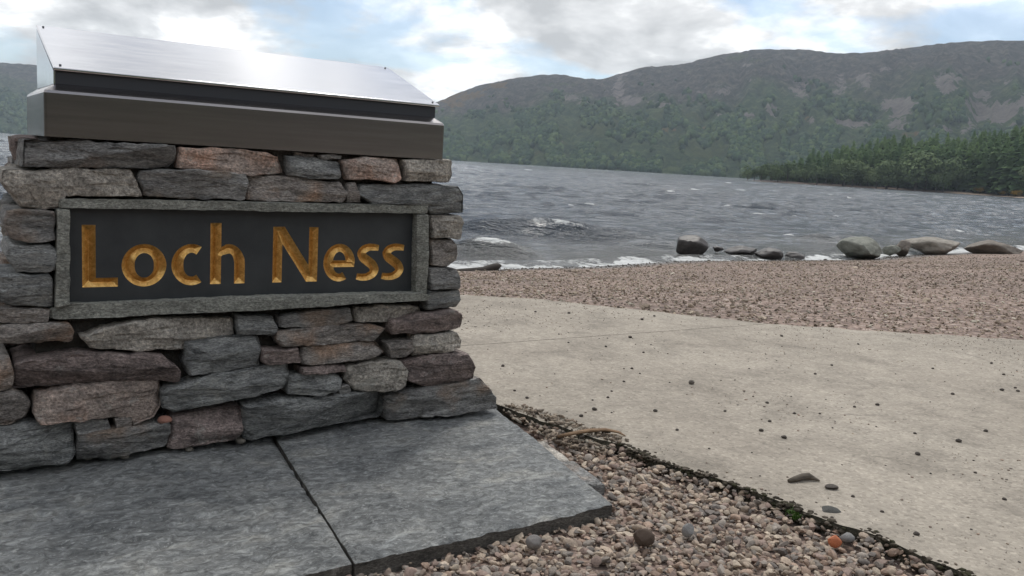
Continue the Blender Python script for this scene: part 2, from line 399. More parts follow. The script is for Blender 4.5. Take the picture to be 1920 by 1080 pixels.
breaker(1130, 395, 2.5, .2, .3); breaker(1590, 371, 3.0, .25, 1.1, -6); breaker(1010, 350, 4, .3, .7)
breaker(1200, 345, 5, .3, .6); breaker(880, 470, 2., .08, .2); breaker(1700, 400, 3, .2, .6, -6)
wc_ = np.random.default_rng(9)                          # scattered whitecaps
for _ in range(80):
    rc = 24*math.exp(wc_.uniform(0, 3.0)); ac = math.radians(wc_.uniform(-36, 34)); xc, yc = rc*math.sin(ac), rc*math.cos(ac)
    sl_ = (np.abs(R-rc) < .12*rc) & (np.abs(A-ac) < .2)
    if not sl_.any(): continue
    wx_ = wc_.uniform(.12, .42)*(1+rc/70); wy_ = max(.07, .006*rc)
    q_ = wc_.uniform(.7, 1.15)*np.exp(-((X[sl_]-xc)/wx_)**2-((Y[sl_]-yc-.1*(X[sl_]-xc))/wy_)**2)*(sdw[sl_] > 4)
    foam[sl_] = np.maximum(foam[sl_], q_); h[sl_] += .10*q_
edge = sstep(.42, -.1, sdw+(fbm(X*1.3, Y*1.3, 4)-.5)*1.5)*(R < 150)*(.55+.9*fbm(X*5, Y*5, 3))
lace = sstep(2.6, .4, sdw)*sstep(.45, .62, fbm(X*2.2, Y*1.1, 4))*(R < 60)*.6
foam = np.maximum(foam, np.maximum(edge*.95, lace))
h += .07*np.exp(-((sdw-.45)/.35)**2)*(R < 80)*(.6+.8*fbm(X*.6, Y*.6, 3))
V = np.stack([X, Y, ZW+h], -1).reshape(-1, 3)
Fw = grid_faces(len(wr), len(waz))[:, ::-1]
keep = (sdw.ravel()[Fw] > -1.2).any(1)
used = np.unique(Fw[keep]); idx = np.full(len(V), -1); idx[used] = np.arange(len(used))
me = mesh('water', V[used], idx[Fw[keep]])
fattr(me, 'foam', foam.ravel()[used]); fattr(me, 'shallow', sstep(9, .3, sdw).ravel()[used]*(R.ravel()[used] < 90))
water = link('loch_water', me, M_WATER); tag(water, 'choppy grey loch water with white breakers', 'water', kind='structure')

# ------------------------------------------------------------------ far hills
ridge_px = [(-400, 128), (-200, 112), (0, 117), (65, 122), (250, 165), (450, 200), (620, 205), (760, 205), (822, 190), (850, 178), (900, 160), (960, 147), (1020, 140), (1060, 140), (1095, 148),
            (1130, 148), (1150, 143), (1200, 127), (1280, 120), (1340, 105), (1420, 92), (1520, 93), (1560, 99), (1620, 99), (1700, 90), (1780, 80), (1860, 76), (1920, 77), (2100, 85), (2400, 120)]
ra = np.array([azel(*p)[0] for p in ridge_px]); re_ = np.array([azel(*p)[1] for p in ridge_px])
deg = np.radians
ra = np.concatenate([deg([-180, -140, -100, -70]), ra, deg([75, 110, 150, 180])])
re_ = np.concatenate([deg([19, 18, 9, 5]), re_, deg([8, 12, 18, 19])])     # unseen steep wooded bank, added behind the viewer to darken facing surfaces and reflections
haz = np.concatenate([deg(np.linspace(-180, -42, 90, endpoint=False)), deg(np.linspace(-42, 42, 640)), deg(np.linspace(42, 180, 91)[1:-1])])
ht = np.concatenate([np.linspace(0, 1, 110), [1.06, 1.2, 1.4]])
el = np.interp(haz, ra, re_)
el = el+np.interp(haz, haz, (fbm(haz*160, haz*0+2, 3)-.5))*.0016
r0 = np.interp(np.degrees(haz), [-180, -120, -95, -60, -30, -9, 5, 40, 62, 90, 130, 180], [16, 22, 400, 1900, 1900, 1400, 1100, 1000, 900, 200, 22, 16])
r1 = np.interp(np.degrees(haz), [-180, -120, -95, -60, -30, -9, 5, 40, 62, 90, 130, 180], [60, 80, 1000, 2700, 2700, 2200, 1850, 1850, 1800, 600, 80, 60])
T, A = np.meshgrid(ht, haz, indexing='ij')
R = r0+(r1-r0)*T
zr = np.tan(el)*r1+EYE[2]
Zb = np.where(T <= 1, (ZW-.5)+(zr-ZW+.5)*np.clip(T, 0, 1)**.92, zr*(1-.75*(T-1)**.8))
tw = np.clip(T, 0, 1); bell = np.sin(np.pi*tw)
gx = A*1400/60; 
Zb = Zb+bell*((fbm(A*34+3, T*2.3, 5)-.5)*.34*zr*(.25+.75*np.abs(np.cos(A/2))))
Zb = Zb+sstep(0, .05, T)*sstep(1.02, .93, T)*(fbm(A*230, T*26, 4, .6)-.5)*R*.010
Xh, Yh = R*np.sin(A), R*np.cos(A)
V = np.stack([Xh, Yh, Zb], -1).reshape(-1, 3)
me = mesh('hills', V, grid_faces(len(ht), len(haz), True)[:, ::-1])
fattr(me, 'up', tw); fattr(me, 'azi', A*20)
# where scree, bracken and pasture lie on the slopes
def hill_mask(blobs, streak=True):
    out = np.zeros_like(T)
    for px, py, wx, wy, s in blobs:
        a, e = azel(px, py)
        E_ = np.arctan2(Zb-EYE[2], R)
        q = np.exp(-((A-a)/(wx/F_PX))**2-((E_-e)/(wy/F_PX))**2)
        out = np.maximum(out, q*s)
    return out
scree = hill_mask([(1160, 165, 14, 30, 1), (1185, 190, 22, 14, 1), (1075, 185, 30, 10, .7), (1345, 170, 25, 12, .9), (1240, 195, 30, 8, .7), (1355, 215, 22, 8, .8),
                   (1450, 200, 12, 14, .8), (1500, 175, 20, 18, .75), (1575, 160, 16, 22, 1), (1625, 150, 22, 14, 1), (1600, 232, 40, 9, 1), (1690, 215, 26, 28, .95), (1690, 195, 32, 14, 1),
                   (1775, 160, 20, 22, 1.15), (1840, 205, 30, 32, 1.05), (1880, 210, 40, 26, 1.0), (1800, 240, 60, 10, .8), (1395, 122, 16, 5, .8), (1410, 150, 14, 5, .7), (1660, 130, 18, 7, .7), (1885, 152, 6, 6, .9), (1520, 225, 10, 12, .7),
                   (1940, 200, 30, 40, 1), (2040, 200, 40, 40, 1), (1400, 215, 16, 8, .7)])
brack = hill_mask([(880, 180, 40, 14, 1.), (935, 160, 30, 8, .8), (850, 192, 25, 14, .95), (1150, 148, 16, 5, .8), (1515, 222, 9, 10, .9), (1260, 240, 15, 8, .7), (1330, 252, 25, 10, .7), (1000, 280, 60, 10, .5), (1690, 250, 40, 8, .5)])
past = hill_mask([(1130, 240, 90, 22, .85), (1260, 215, 60, 12, .9), (1330, 270, 80, 30, .85), (1050, 290, 120, 22, .75), (1440, 285, 60, 20, .7), (1600, 260, 80, 10, .6), (1400, 110, 60, 8, .6), (1050, 160, 40, 8, .6)])
fattr(me, 'scree', scree); fattr(me, 'bracken', brack); fattr(me, 'pasture', past)
def hill_mat():
    m_, t, b = mat('hillside')
    g = N(t, 'ShaderNodeNewGeometry'); v = g.outputs['Position']
    up = N(t, 'ShaderNodeAttribute', attribute_name='up').outputs['Fac']
    n1 = N(t, 'ShaderNodeTexNoise', {'Vector': v, 'Scale': .006, 'Detail': 8., 'Roughness': .65})
    n2 = N(t, 'ShaderNodeTexNoise', {'Vector': v, 'Scale': .06, 'Detail': 9., 'Roughness': .78})
    u = math_(t, 'ADD', up, math_(t, 'MULTIPLY', math_(t, 'SUBTRACT', n1.outputs[0], .5), .75))
    f = ramp(t, u, [(.46, 0), (.68, 1)]).outputs[0]
    wood = ramp(t, n2.outputs[0], [(.36, (.022, .046, .030)), (.50, (.055, .088, .046)), (.62, (.12, .155, .068))]).outputs[0]
    moor = ramp(t, n2.outputs[0], [(.38, (.036, .036, .038)), (.5, (.086, .077, .074)), (.62, (.17, .148, .125))]).outputs[0]
    c = mixc(t, f, wood, moor)
    sn_ = N(t, 'ShaderNodeTexNoise', {'Vector': v, 'Scale': .021, 'Detail': 10., 'Roughness': .72, 'Distortion': .3})
    def at(nm):                                        # patches broken into runs down the slope
        a_ = N(t, 'ShaderNodeAttribute', attribute_name=nm).outputs['Fac']
        return ramp(t, math_(t, 'ADD', math_(t, 'MULTIPLY', a_, .72), math_(t, 'MULTIPLY', math_(t, 'SUBTRACT', sn_.outputs[0], .5), 2.6)), [(.40, 0), (.50, 1)]).outputs[0]
    c = mixc(t, math_(t, 'MULTIPLY', at('pasture'), .7), c, ramp(t, n2.outputs[0], [(.35, (.05, .075, .03)), (.7, (.11, .12, .055))]).outputs[0])
    c = mixc(t, math_(t, 'MULTIPLY', at('bracken'), .8), c, (.17, .105, .045))
    c = mixc(t, math_(t, 'MULTIPLY', at('scree'), .85), c, ramp(t, n2.outputs[0], [(.3, (.16, .135, .135)), (.7, (.32, .28, .275))]).outputs[0])
    t.links.new(c, b.inputs['Base Color']); b.inputs['Roughness'].default_value = 1
    b.inputs['Specular IOR Level'].default_value = .1
    bump(t, b, n2.outputs[0], 16., 1.)
    return m_
hills = link('hills', me, hill_mat()); tag(hills, 'heather and woodland hills with pale scree beyond the loch', 'hills', kind='structure')

def scatter(shape, P, S, rotz, tint, tilt=None, jitter=.18, cuts=0):
    """many small copies of one low shape in one mesh"""
    Vb, Fb = shape; n, k = len(P), len(Vb)
    Q = np.broadcast_to(Vb, (n, k, 3))*(1+rng.normal(0, jitter, (n, k, 1)))
    if cuts:                                           # broken, angular pieces
        for _ in range(cuts):
            d_ = rng.normal(0, 1, (n, 1, 3)); d_ /= np.linalg.norm(d_, axis=2, keepdims=True); k_ = rng.uniform(.45, .85, (n, 1))
            Q = Q-np.clip((Q*d_).sum(2)-k_, 0, None)[..., None]*d_
    Q = Q*S[:, None, :]
    if tilt is not None:
        c, s = np.cos(tilt)[:, None], np.sin(tilt)[:, None]
        Q = np.stack([Q[..., 0]*c-Q[..., 2]*s, Q[..., 1], Q[..., 0]*s+Q[..., 2]*c], -1)
    c, s = np.cos(rotz)[:, None], np.sin(rotz)[:, None]
    Q = np.stack([Q[..., 0]*c-Q[..., 1]*s, Q[..., 0]*s+Q[..., 1]*c, Q[..., 2]], -1)+P[:, None, :]
    Fa = (Fb[None]+(np.arange(n)*k)[:, None, None]).reshape(-1, 3)
    return Q.reshape(-1, 3), Fa, np.repeat(tint, k, 0)

# woodland on the far slopes, too far off to count
nw = 44000
ti = np.abs(rng.normal(0, .26, nw)); ai = np.concatenate([rng.uniform(deg(-8), deg(35), nw-3500), rng.uniform(deg(-37), deg(-29), 3500)])
ok = (ti < .8) & (fbm(ai*55+4, ti*9, 4) > .44+.28*ti)
ti, ai = ti[ok], ai[ok]
gi = np.interp(ai, haz, np.arange(len(haz))); tj = np.interp(ti, ht, np.arange(len(ht)))
bil = lambda M: M[np.round(tj).astype(int), np.round(gi).astype(int)]
ri = np.interp(ai, haz, r0)+(np.interp(ai, haz, r1)-np.interp(ai, haz, r0))*ti
okk = (bil(scree) < .45); ti, ai, ri, gi, tj = ti[okk], ai[okk], ri[okk], gi[okk], tj[okk]
i0 = np.clip(np.floor(tj).astype(int), 0, len(ht)-2); ft = tj-i0; j0 = np.clip(np.floor(gi).astype(int), 0, len(haz)-2); fj = gi-j0
zi = (Zb[i0, j0]*(1-ft)+Zb[i0+1, j0]*ft)*(1-fj)+(Zb[i0, j0+1]*(1-ft)+Zb[i0+1, j0+1]*ft)*fj
s = rng.uniform(2.2, 5.2, len(ti))
gcol = np.array([(.026, .050, .028), (.044, .074, .034), (.075, .105, .045), (.032, .056, .036)])[rng.integers(0, 4, len(ti))]*rng.uniform(.8, 1.25, (len(ti), 1))
Vq, Fq, Cq = scatter(ico(0), np.stack([ri*np.sin(ai), ri*np.cos(ai), zi+s*.4], -1), np.stack([s, s, s*rng.uniform(.8, 1.5, len(s))], -1), rng.uniform(0, 6, len(s)), gcol)
me = mesh('woodland', Vq, Fq); cattr(me, 'tint', Cq)
m_, t, b = mat('far_foliage'); M_FAR = m_
at = N(t, 'ShaderNodeAttribute', attribute_name='tint'); t.links.new(at.outputs['Color'], b.inputs['Base Color']); b.inputs['Roughness'].default_value = 1
b.inputs['Specular IOR Level'].default_value = .1
tag(link('hillside_woodland', me, M_FAR), 'far green woodland covering the lower slopes across the loch', 'woodland', kind='stuff')

# ------------------------------------------------------------------ wooded point across the bay
def leaf_mat(name, lo, hi):
    m_, t, b = mat(name)
    oi = N(t, 'ShaderNodeObjectInfo'); g = N(t, 'ShaderNodeNewGeometry')
    nn = N(t, 'ShaderNodeTexNoise', {'Vector': g.outputs['Position'], 'Scale': .45, 'Detail': 4.})
    f = math_(t, 'ADD', math_(t, 'MULTIPLY', oi.outputs['Random'], .5), math_(t, 'MULTIPLY', nn.outputs[0], .6))
    t.links.new(ramp(t, f, [(.15, lo), (.85, hi)]).outputs[0], b.inputs['Base Color'])
    b.inputs['Roughness'].default_value = .9; b.inputs['Specular IOR Level'].default_value = .15
    return m_
M_BROAD = leaf_mat('broadleaf', (.065, .105, .050), (.165, .21, .10))
M_CONI = leaf_mat('conifer', (.048, .092, .038), (.12, .18, .066))
M_GORSE = leaf_mat('gorse', (.16, .10, .02), (.30, .19, .03))
M_BARK = single_stone('bark', (.06, .048, .038), .95, 6.)
def broad_crown(seed, n=1500):
    r = np.random.default_rng(seed); Vs = []; Fs = []
    lobes = [(r.normal(0, .26), r.normal(0, .26), r.uniform(.38, .82), r.uniform(.2, .34)) for _ in range(9)]
    for i in range(n):
        lx, ly, lz, lr = lobes[r.integers(0, 9)]
        d = r.normal(0, 1, 3); d /= np.linalg.norm(d); c = np.array([lx, ly, lz])+d*lr*r.uniform(.65, 1.05)
        c[2] = max(c[2], .06)
        a = r.normal(0, 1, 3); a /= np.linalg.norm(a); bb = np.cross(a, d); bb /= np.linalg.norm(bb)+1e-6
        s_ = r.uniform(.02, .045); k = len(Vs)
        Vs += [c+a*s_, c+bb*s_, c-a*s_, c-bb*s_*.8]; Fs.append((k, k+1, k+2, k+3))
    return mesh('broad_crown', Vs, Fs, False)
def coni_crown(seed):
    r = np.random.default_rng(seed); Vs = []; Fs = []
    for i in range(30):
        f = i/30; z = .10+.88*f; rad = (.23*(1-f)**.62+.016)*r.uniform(.75, 1.15)
        for k in range(11):
            a = r.uniform(0, 6.28); q = rad*r.uniform(.7, 1.15); k0 = len(Vs)
            d = np.array([math.cos(a), math.sin(a), 0]); sd_ = np.array([-d[1], d[0], 0])*q*.38
            Vs += [np.array([0, 0, z+.035]), d*q*.6+sd_+[0, 0, z-.01], d*q+[0, 0, z-.05*(1-f)-.012], d*q*.6-sd_+[0, 0, z-.015]]
            Fs.append((k0, k0+1, k0+2, k0+3))
    k0 = len(Vs); Vs += [np.array([.012, 0, .93]), np.array([-.012, 0, .93]), np.array([0, 0, 1.02])]; Fs.append((k0, k0+1, k0+2))
    return mesh('conifer_crown', Vs, Fs, False)
def trunk_mesh(r0_, h_):
    Vs = []; 
    for i, (z, q) in enumerate(((-.03, 1.25), (.1, 1), (h_*.6, .6), (h_, .15))):
        for k in range(7): Vs.append((math.cos(k*.8976)*r0_*q, math.sin(k*.8976)*r0_*q, z))
    return mesh('trunk', Vs, grid_faces(4, 7, True))
BC = [broad_crown(i) for i in range(5)]; CC = [coni_crown(20+i) for i in range(5)]
for c in BC: c.materials.append(M_BROAD)
for c in CC: c.materials.append(M_CONI)
TB = trunk_mesh(.03, .6); TB.materials.append(M_BARK); TC = trunk_mesh(.018, .95); TC.materials.append(M_BARK)
top_px = [(1380, 331), (1400, 318), (1415, 314), (1440, 305), (1480, 297), (1520, 288), (1560, 283), (1600, 276), (1650, 270), (1700, 263), (1760, 263), (1800, 262), (1835, 255), (1850, 248), (1880, 246), (1920, 236), (2000, 228), (2100, 225)]
ta = np.array([azel(*p)[0] for p in top_px]); te = np.array([azel(*p)[1] for p in top_px])
def shore_r(a): return float(np.interp(a, SPaz[::-1], SPr[::-1]))
def add_tree(a, r, hgt, kind, label, group, cat='tree'):
    x, y = r*math.sin(a), r*math.cos(a); z = float(ground_z(np.array([x]), np.array([y]))[0])
    o = empty('conifer_tree' if kind == 'c' else 'broadleaf_tree', (x, y, z-.05), random.uniform(0, 6.28))
    wd = min(hgt, 20)*random.uniform(1.0, 1.35) if kind == 'c' else hgt*random.uniform(.95, 1.35)
    o.scale = (wd, wd, hgt)
    link('trunk', TC if kind == 'c' else TB, None, o); link('crown', random.choice(CC if kind == 'c' else BC), None, o)
    tag(o, label, cat, group); return o
LB = 'rounded pale green broadleaf tree along the water edge of the wooded point'
LC = 'dark pointed conifer rising behind the broadleaf trees on the wooded point'
a = azel(1402, 330)[0]
while a < azel(1990, 330)[0]:
    r = shore_r(a)+random.uniform(2, 17)+(15 if a > azel(1785, 350)[0] else 0); el_ = float(np.interp(a, ta, te))
    lim = math.tan(el_)*r+1.2
    add_tree(a, r, max(3.0, min(lim*.97, random.choice((6.5, 8, 9, 11, 13, 15))*random.uniform(.9, 1.1))), 'b', LB, 'broadleaf trees on the point')
    a += random.uniform(.35, .75)*7.5/r
for row, (dep, step) in enumerate(((18, 3.8), (32, 3.7), (48, 3.7), (68, 3.9), (92, 4.2))):
    a = azel(1432+row*22, 330)[0]
    while a < azel(1985, 330)[0]:
        r = shore_r(a)+dep+random.uniform(-6, 6); el_ = float(np.interp(a, ta, te))
        x, y = r*math.sin(a), r*math.cos(a); z = float(ground_z(np.array([x]), np.array([y]))[0])
        full = math.tan(el_)*r+EYE[2]-z
        hgt = full*(.74+.3*((row+1)/5))*random.uniform(.94, 1.16)
        if 3 < hgt: add_tree(a, r, min(hgt, 32), 'c', LC, 'conifers on the point')
        a += random.uniform(.7, 1.3)*step/r
for px, sz in ((1838, 4.6), (1878, 3.0), (1893, 3.6), (1911, 4.2)):
    a = azel(px, 350)[0]; r = shore_r(a)+9
    o = add_tree(a, r, sz*.62, 'b', 'orange flowering gorse bush on the pale sandy beach of the point', 'gorse bushes on the point', 'bush')
    o.name = 'gorse_bush'; o.scale = (sz, sz, sz*.62)
    for ch in o.children:
        if ch.name.startswith('crown'):
            ch.data = ch.data.copy(); ch.data.materials[0] = M_GORSE

# ------------------------------------------------------------------ concrete slipway (two cast panels)
ZC = .035
near = [onz(x, y, ZC)[:2] for x, y in [(900, 742), (950, 764), (1010, 789), (1085, 812), (1170, 834), (1250, 868), (1330, 893), (1420, 924), (1500, 955), (1560, 975), (1640, 1005), (1720, 1040), (1800, 1075), (1880, 1108), (1960, 1145)]]
dv = (near[-1]-near[-5]); dv /= np.linalg.norm(dv); near.append(near[-1]+dv*3.5)
near = [near[0]-(near[1]-near[0])/np.linalg.norm(near[1]-near[0])*3.0]+near
far = [onz(x, y, ZC)[:2] for x, y in [(870, 553), (1000, 560), (1200, 581), (1400, 603), (1600, 618), (1780, 629), (1920, 637)]]
dv = far[-1]-far[-2]; dv /= np.linalg.norm(dv); far.append(far[-1]+dv*4)
dv = far[0]-far[1]; dv /= np.linalg.norm(dv); far.insert(0, far[0]+dv*5)
J0 = onz(870, 648, ZC)[:2]; J1 = onz(1330, 615, ZC)[:2]; jd = (J1-J0)/np.linalg.norm(J1-J0)
def dense(P, st):
    out = []
    for p, q in zip(P[:-1], P[1:]):
        n = max(1, int(np.linalg.norm(q-p)/st))
        out += [p+(q-p)*k/n for k in range(n)]
    return out+[P[-1]]
def rough_edge(P, amp, st):
    D = dense(P, st); return [p+np.array([fbm(np.array([p[0]*9.]), np.array([p[1]*9.]), 4)[0]-.5, fbm(np.array([p[0]*9.+50]), np.array([p[1]*9.]), 4)[0]-.5])*2*amp for p in D]
poly = rough_edge(near, .030, .03)+rough_edge(far[::-1], .05, .08)
def clip(poly, p, n):
    out = []
    for a_, b_ in zip(poly, poly[1:]+poly[:1]):
        da, db = (a_-p)@n, (b_-p)@n
        if da >= 0: out.append(a_)
        if (da >= 0) != (db >= 0): out.append(a_+(b_-a_)*da/(da-db))
    return out
jn = np.array([-jd[1], jd[0]])
def slab_mesh(name, P, ztop, zbot):
    import bmesh
    bm = bmesh.new(); vs = [bm.verts.new((p[0], p[1], ztop)) for p in P]
    f = bm.faces.new(vs)
    if f.normal.z < 0: f.normal_flip()
    bm.normal_update()
    if f.normal.z < 0: f.normal_flip()
    lo = [bm.verts.new((p[0], p[1], zbot)) for p in P]; n = len(P)
    for i in range(n):
        q = bm.faces.new((vs[i], lo[i], lo[(i+1) % n], vs[(i+1) % n])); q.material_index = 1
    bmesh.ops.recalc_face_normals(bm, faces=bm.faces)
    bmesh.ops.triangulate(bm, faces=[x for x in bm.faces if len(x.verts) > 4])
    me = bpy.data.meshes.new(name); bm.to_mesh(me); bm.free(); return me
slip = link('concrete_slipway', slab_mesh('bed', [p for p in poly], ZC-.03, -.14), M_MOSS)
tag(slip, 'pale concrete slipway crossing the shingle behind the plinth', 'slipway', kind='structure')
for sgn in (1, -1):
    P = clip(poly, J0+jn*sgn*.003, jn*sgn)
    me = slab_mesh('concrete_panel', P, ZC, ZC-.029); me.materials.append(M_CONC); me.materials.append(M_MOSS)
    link('concrete_panel', me, None, slip)

# ------------------------------------------------------------------ plinth frame of reference
ANG = math.radians(33.95)
B1 = onz(935, 768, .05)
DU = np.array([math.cos(ANG), math.sin(ANG), 0]); DN = np.array([-math.sin(ANG), math.cos(ANG), 0])
def loc_(q): q = q-B1; return np.array([q@DU, q@DN, q[2]])
def ony(px, py, y):
    r = ray(px, py); p0 = B1+DN*y; return loc_(EYE+r*(((p0-EYE)@DN)/(r@DN)))
def pave(px, py): return loc_(onz(px, py, .05))
# paving: bed and two riven slate slabs
J0p, J1p, S1, S0 = pave(520, 822), pave(663, 1050), pave(1150, 940), np.array([.012, 0, 0])
ext = lambda p, q, y: p+(q-p)*((y-p[1])/(q[1]-p[1]))
pav = empty('paving', B1, ANG)
tag(pav, 'slate paving apron laid in front of the stone plinth', 'paving', kind='structure')
yb = .16
JB, SB = ext(J1p, J0p, yb), ext(S1, S0, yb)
def riven(name, c00, c10, c11, c01, nu, nv, seed, step):
    """c00 front-left, c10 front-right, c11 back-right, c01 back-left"""
    U, Vv = np.meshgrid(np.linspace(0, 1, nu), np.linspace(0, 1, nv))
    P = (c00[:2]*((1-U)*(1-Vv))[..., None]+c10[:2]*(U*(1-Vv))[..., None]+c11[:2]*(U*Vv)[..., None]+c01[:2]*((1-U)*Vv)[..., None])
    n = fbm(P[..., 0]*2.6+seed, P[..., 1]*3.2+seed, 5, .55)
    q = n*7; fr = q-np.floor(q); z = (np.floor(q)+sstep(.78, 1, fr))/7
    z = (z-.75)*step+(fbm(P[..., 0]*22+seed, P[..., 1]*34, 4)-.5)*.006
    e = np.minimum(np.minimum(U, 1-U)*nu/nu, np.minimum(Vv, 1-Vv))
    z = np.minimum(z, 0)-.005*sstep(.016, 0, e)
    fe = (fbm(P[..., 0]*14+seed, P[..., 0]*0, 4)-.5)*.022        # chipped front edge
    P[..., 1] += fe*sstep(.08, 0, Vv)
    top = np.stack([P[..., 0], P[..., 1], z], -1)
    ring = [(0, j) for j in range(nu)]+[(i, nu-1) for i in range(1, nv)]+[(nv-1, j) for j in range(nu-2, -1, -1)]+[(i, 0) for i in range(nv-2, 0, -1)]
    V = list(top.reshape(-1, 3)); F = [tuple(f) for f in grid_faces(nv, nu)]
    base = len(V); idx = [i*nu+j for i, j in ring]
    for k in idx: p = V[k]; V.append(np.array([p[0], p[1], -.064]))
    n_ = len(idx)
    for k in range(n_): F.append((idx[k], base+k, base+(k+1) % n_, idx[(k+1) % n_]))
    me = mesh(name, V, F); me.materials.append(M_SLATE); me.materials.append(M_SLATE_SIDE)
    nt_ = (nv-1)*(nu-1)
    for p_ in list(me.polygons)[nt_:]: p_.material_index = 1
    me.set_sharp_from_angle(angle=math.radians(35)); return me
gap = np.array([.003, 0, 0])
o = link('paving_slab', riven('slab_r', J1p+gap, S1, SB, JB+gap, 150, 150, 3.1, .020), M_SLATE, pav)
lf = J1p+(J1p-S1)/np.linalg.norm(J1p-S1)*1.15
o = link('paving_slab', riven('slab_l', lf, J1p-gap, JB-gap, np.array([JB[0]-1.15, yb, 0]), 190, 150, 8.4, .046), M_SLATE, pav)
# edging blocks that stick out from under the slab's right edge
ev = (S0-S1)/np.linalg.norm(S0-S1); en = np.array([ev[1], -ev[0], 0])
if en[0] < 0: en = -en
def block_poly(name, pts, z0, z1, seed, amp=.006):
    """rough block from a plan outline"""
    P = np.array(dense([np.array(p[:2]) for p in pts]+[np.array(pts[0][:2])], .03)[:-1]); n = len(P); c = P.mean(0)
    V = []
    for s_, z in ((1., z0), (1., z1-.012), (.985, z1-.003), (.93, z1), (.5, z1+.001)):
        for i, p in enumerate(P):
            q = c+(p-c)*s_; k = (fbm(np.array([q[0]*25+seed]), np.array([q[1]*25+z*30]), 3)[0]-.5)*2*amp
            V.append((q[0]+k, q[1]+k, z+k*.6))
    F = [tuple(f) for f in grid_faces(5, n, True)]
    V.append((c[0], c[1], z1)); F += [(4*n+i, 4*n+(i+1) % n, 5*n) for i in range(n)]
    return mesh(name, V, F)
L_ = np.linalg.norm(S0-S1)
for t0, t1, w_, zt, mm in ((.36, .575, .05, -.018, M_TAN), (.58, .80, .075, -.022, M_GREY)):
    p0, p1 = S1+(S0-S1)*(1-t1), S1+(S0-S1)*(1-t0)
    o = link('edging_stone', block_poly('edging', [p0-en*.06, p0+en*(w_), p1+en*w_*.8, p1-en*.06], -.11, zt, t0*10), mm, pav)

# ------------------------------------------------------------------ stone plinth
pl = empty('stone_plinth', B1, ANG)
tag(pl, 'dry-laid rubble stone plinth with a framed slate name panel', 'plinth')
def inset(v): return .045*min(max(v, 0), 1)
def stone(px_poly, mt, push=0., depth=.24, seed=0, pillow=.010):
    """one rubble stone: outline traced on the wall face, chipped edges, uneven cleft face, real depth"""
    ys = [p[1] for p in px_poly]; xs = [p[0] for p in px_poly]
    v0 = ony(sum(xs)/len(xs), sum(ys)/len(ys), 0)[2]; y0 = inset(v0)-push
    P = [ony(x, y, y0)[[0, 2]] for x, y in px_poly]
    return stone_uv(P, y0, mt, depth, seed, pillow)
def stone_uv(P, y0, mt, depth=.24, seed=0, pillow=.010, parent=None, rag=.014, relief=1., res=.0095, grow=.0022, frame=None, name='stone'):
    P = [np.array(p) for p in P]
    D = np.array(dense(P+[P[0]], res)[:-1]); n = len(D); c = D.mean(0)
    # soften the traced corners and chip them
    D = .8*D+.1*(np.roll(D, 1, 0)+np.roll(D, -1, 0))
    ch = np.stack([fbm(D[:, 0]*30+seed*3.3, D[:, 1]*30+seed, 3)-.5, fbm(D[:, 0]*30+seed*1.7+40, D[:, 1]*30, 3)-.5], -1)
    D = D+ch*rag
    D = D+(D-c)/(np.linalg.norm(D-c, axis=1, keepdims=True)+1e-6)*grow
    ext_ = D.max(0)-D.min(0); bev = min(.0055, .09*ext_.min())
    rad = np.linalg.norm(D-c, axis=1, keepdims=True)+1e-6; dr = (c-D)/rad
    rings = [(D+dr*bev*.8, depth), (D, .05), (D+dr*bev*.05, .017), (D+dr*bev*.45, .006), (D+dr*bev*1.3, .0)]
    for s_ in ((.93, .86, .79, .72, .65, .58, .51, .44, .37, .3, .2, .1) if res < .012 else (.8, .6, .4, .2)): rings.append((c+(D-c)*s_, 0))
    V = []
    tl = np.random.default_rng(int(seed*97)+5); tx, tz = tl.normal(0, .05), tl.normal(0, .10)
    planes = [(tl.normal(0, .10), tl.normal(0, .30), tl.uniform(-.012, .004)) for _ in range(5)]     # broken facets
    for k, (q, y) in enumerate(rings):
        if k == 0: yy = np.full(n, depth)
        else:
            rel = q-c
            cleft = fbm(q[:, 0]*7+seed*5, q[:, 1]*34+seed, 4, .55)-.5
            chip = fbm(q[:, 0]*16+seed*2, q[:, 1]*18+9, 3)-.5
            lay = fbm(q[:, 0]*4+seed*7, q[:, 1]*22+seed*3, 3, .5)*6; fr_ = lay-np.floor(lay)
            steps = (np.floor(lay)+sstep(.8, 1, fr_))/6-.5      # split along the bedding in small steps
            big_ = fbm(q[:, 0]*9+seed*1.9, q[:, 1]*11+seed*4, 2)-.5
            fac_ = np.max([rel[:, 0]*a_+rel[:, 1]*b_+c_ for a_, b_, c_ in planes], 0)
            yy = y+(fac_*.9+steps*.030+cleft*.007+chip*.012+big_*.012)*relief*(.35 if k < 3 else 1)+(rel[:, 0]*tx*.5+rel[:, 1]*tz)*relief
        V += [(a_, y0+b_, c_) for (a_, c_), b_ in zip(q, yy)]
    cy_ = np.mean([v[1] for v in V[-n:]])
    V.append((c[0], cy_, c[1])); nr = len(rings)
    F = [tuple(f) for f in grid_faces(nr, n, True)]+[((nr-1)*n+i, (nr-1)*n+(i+1) % n, nr*n) for i in range(n)]
    V.append((c[0], y0+depth, c[1])); F += [((i+1) % n, i, nr*n+1) for i in range(n)]
    V = np.array(V)
    if frame is not None: V = V@frame[0].T+frame[1]
    ctr = V.mean(0)
    area = sum(D[i][0]*D[(i+1) % n][1]-D[(i+1) % n][0]*D[i][1] for i in range(n))
    if area < 0: F = [f[::-1] for f in F]
    me = mesh(name, V-ctr, F, False)
    return link(name, me, mt, parent or pl, ctr)
G, Bl, Br, Rd, Pk, Tn = M_GREY, M_BLUE, M_BROWN, M_RED, M_PINK, M_TAN
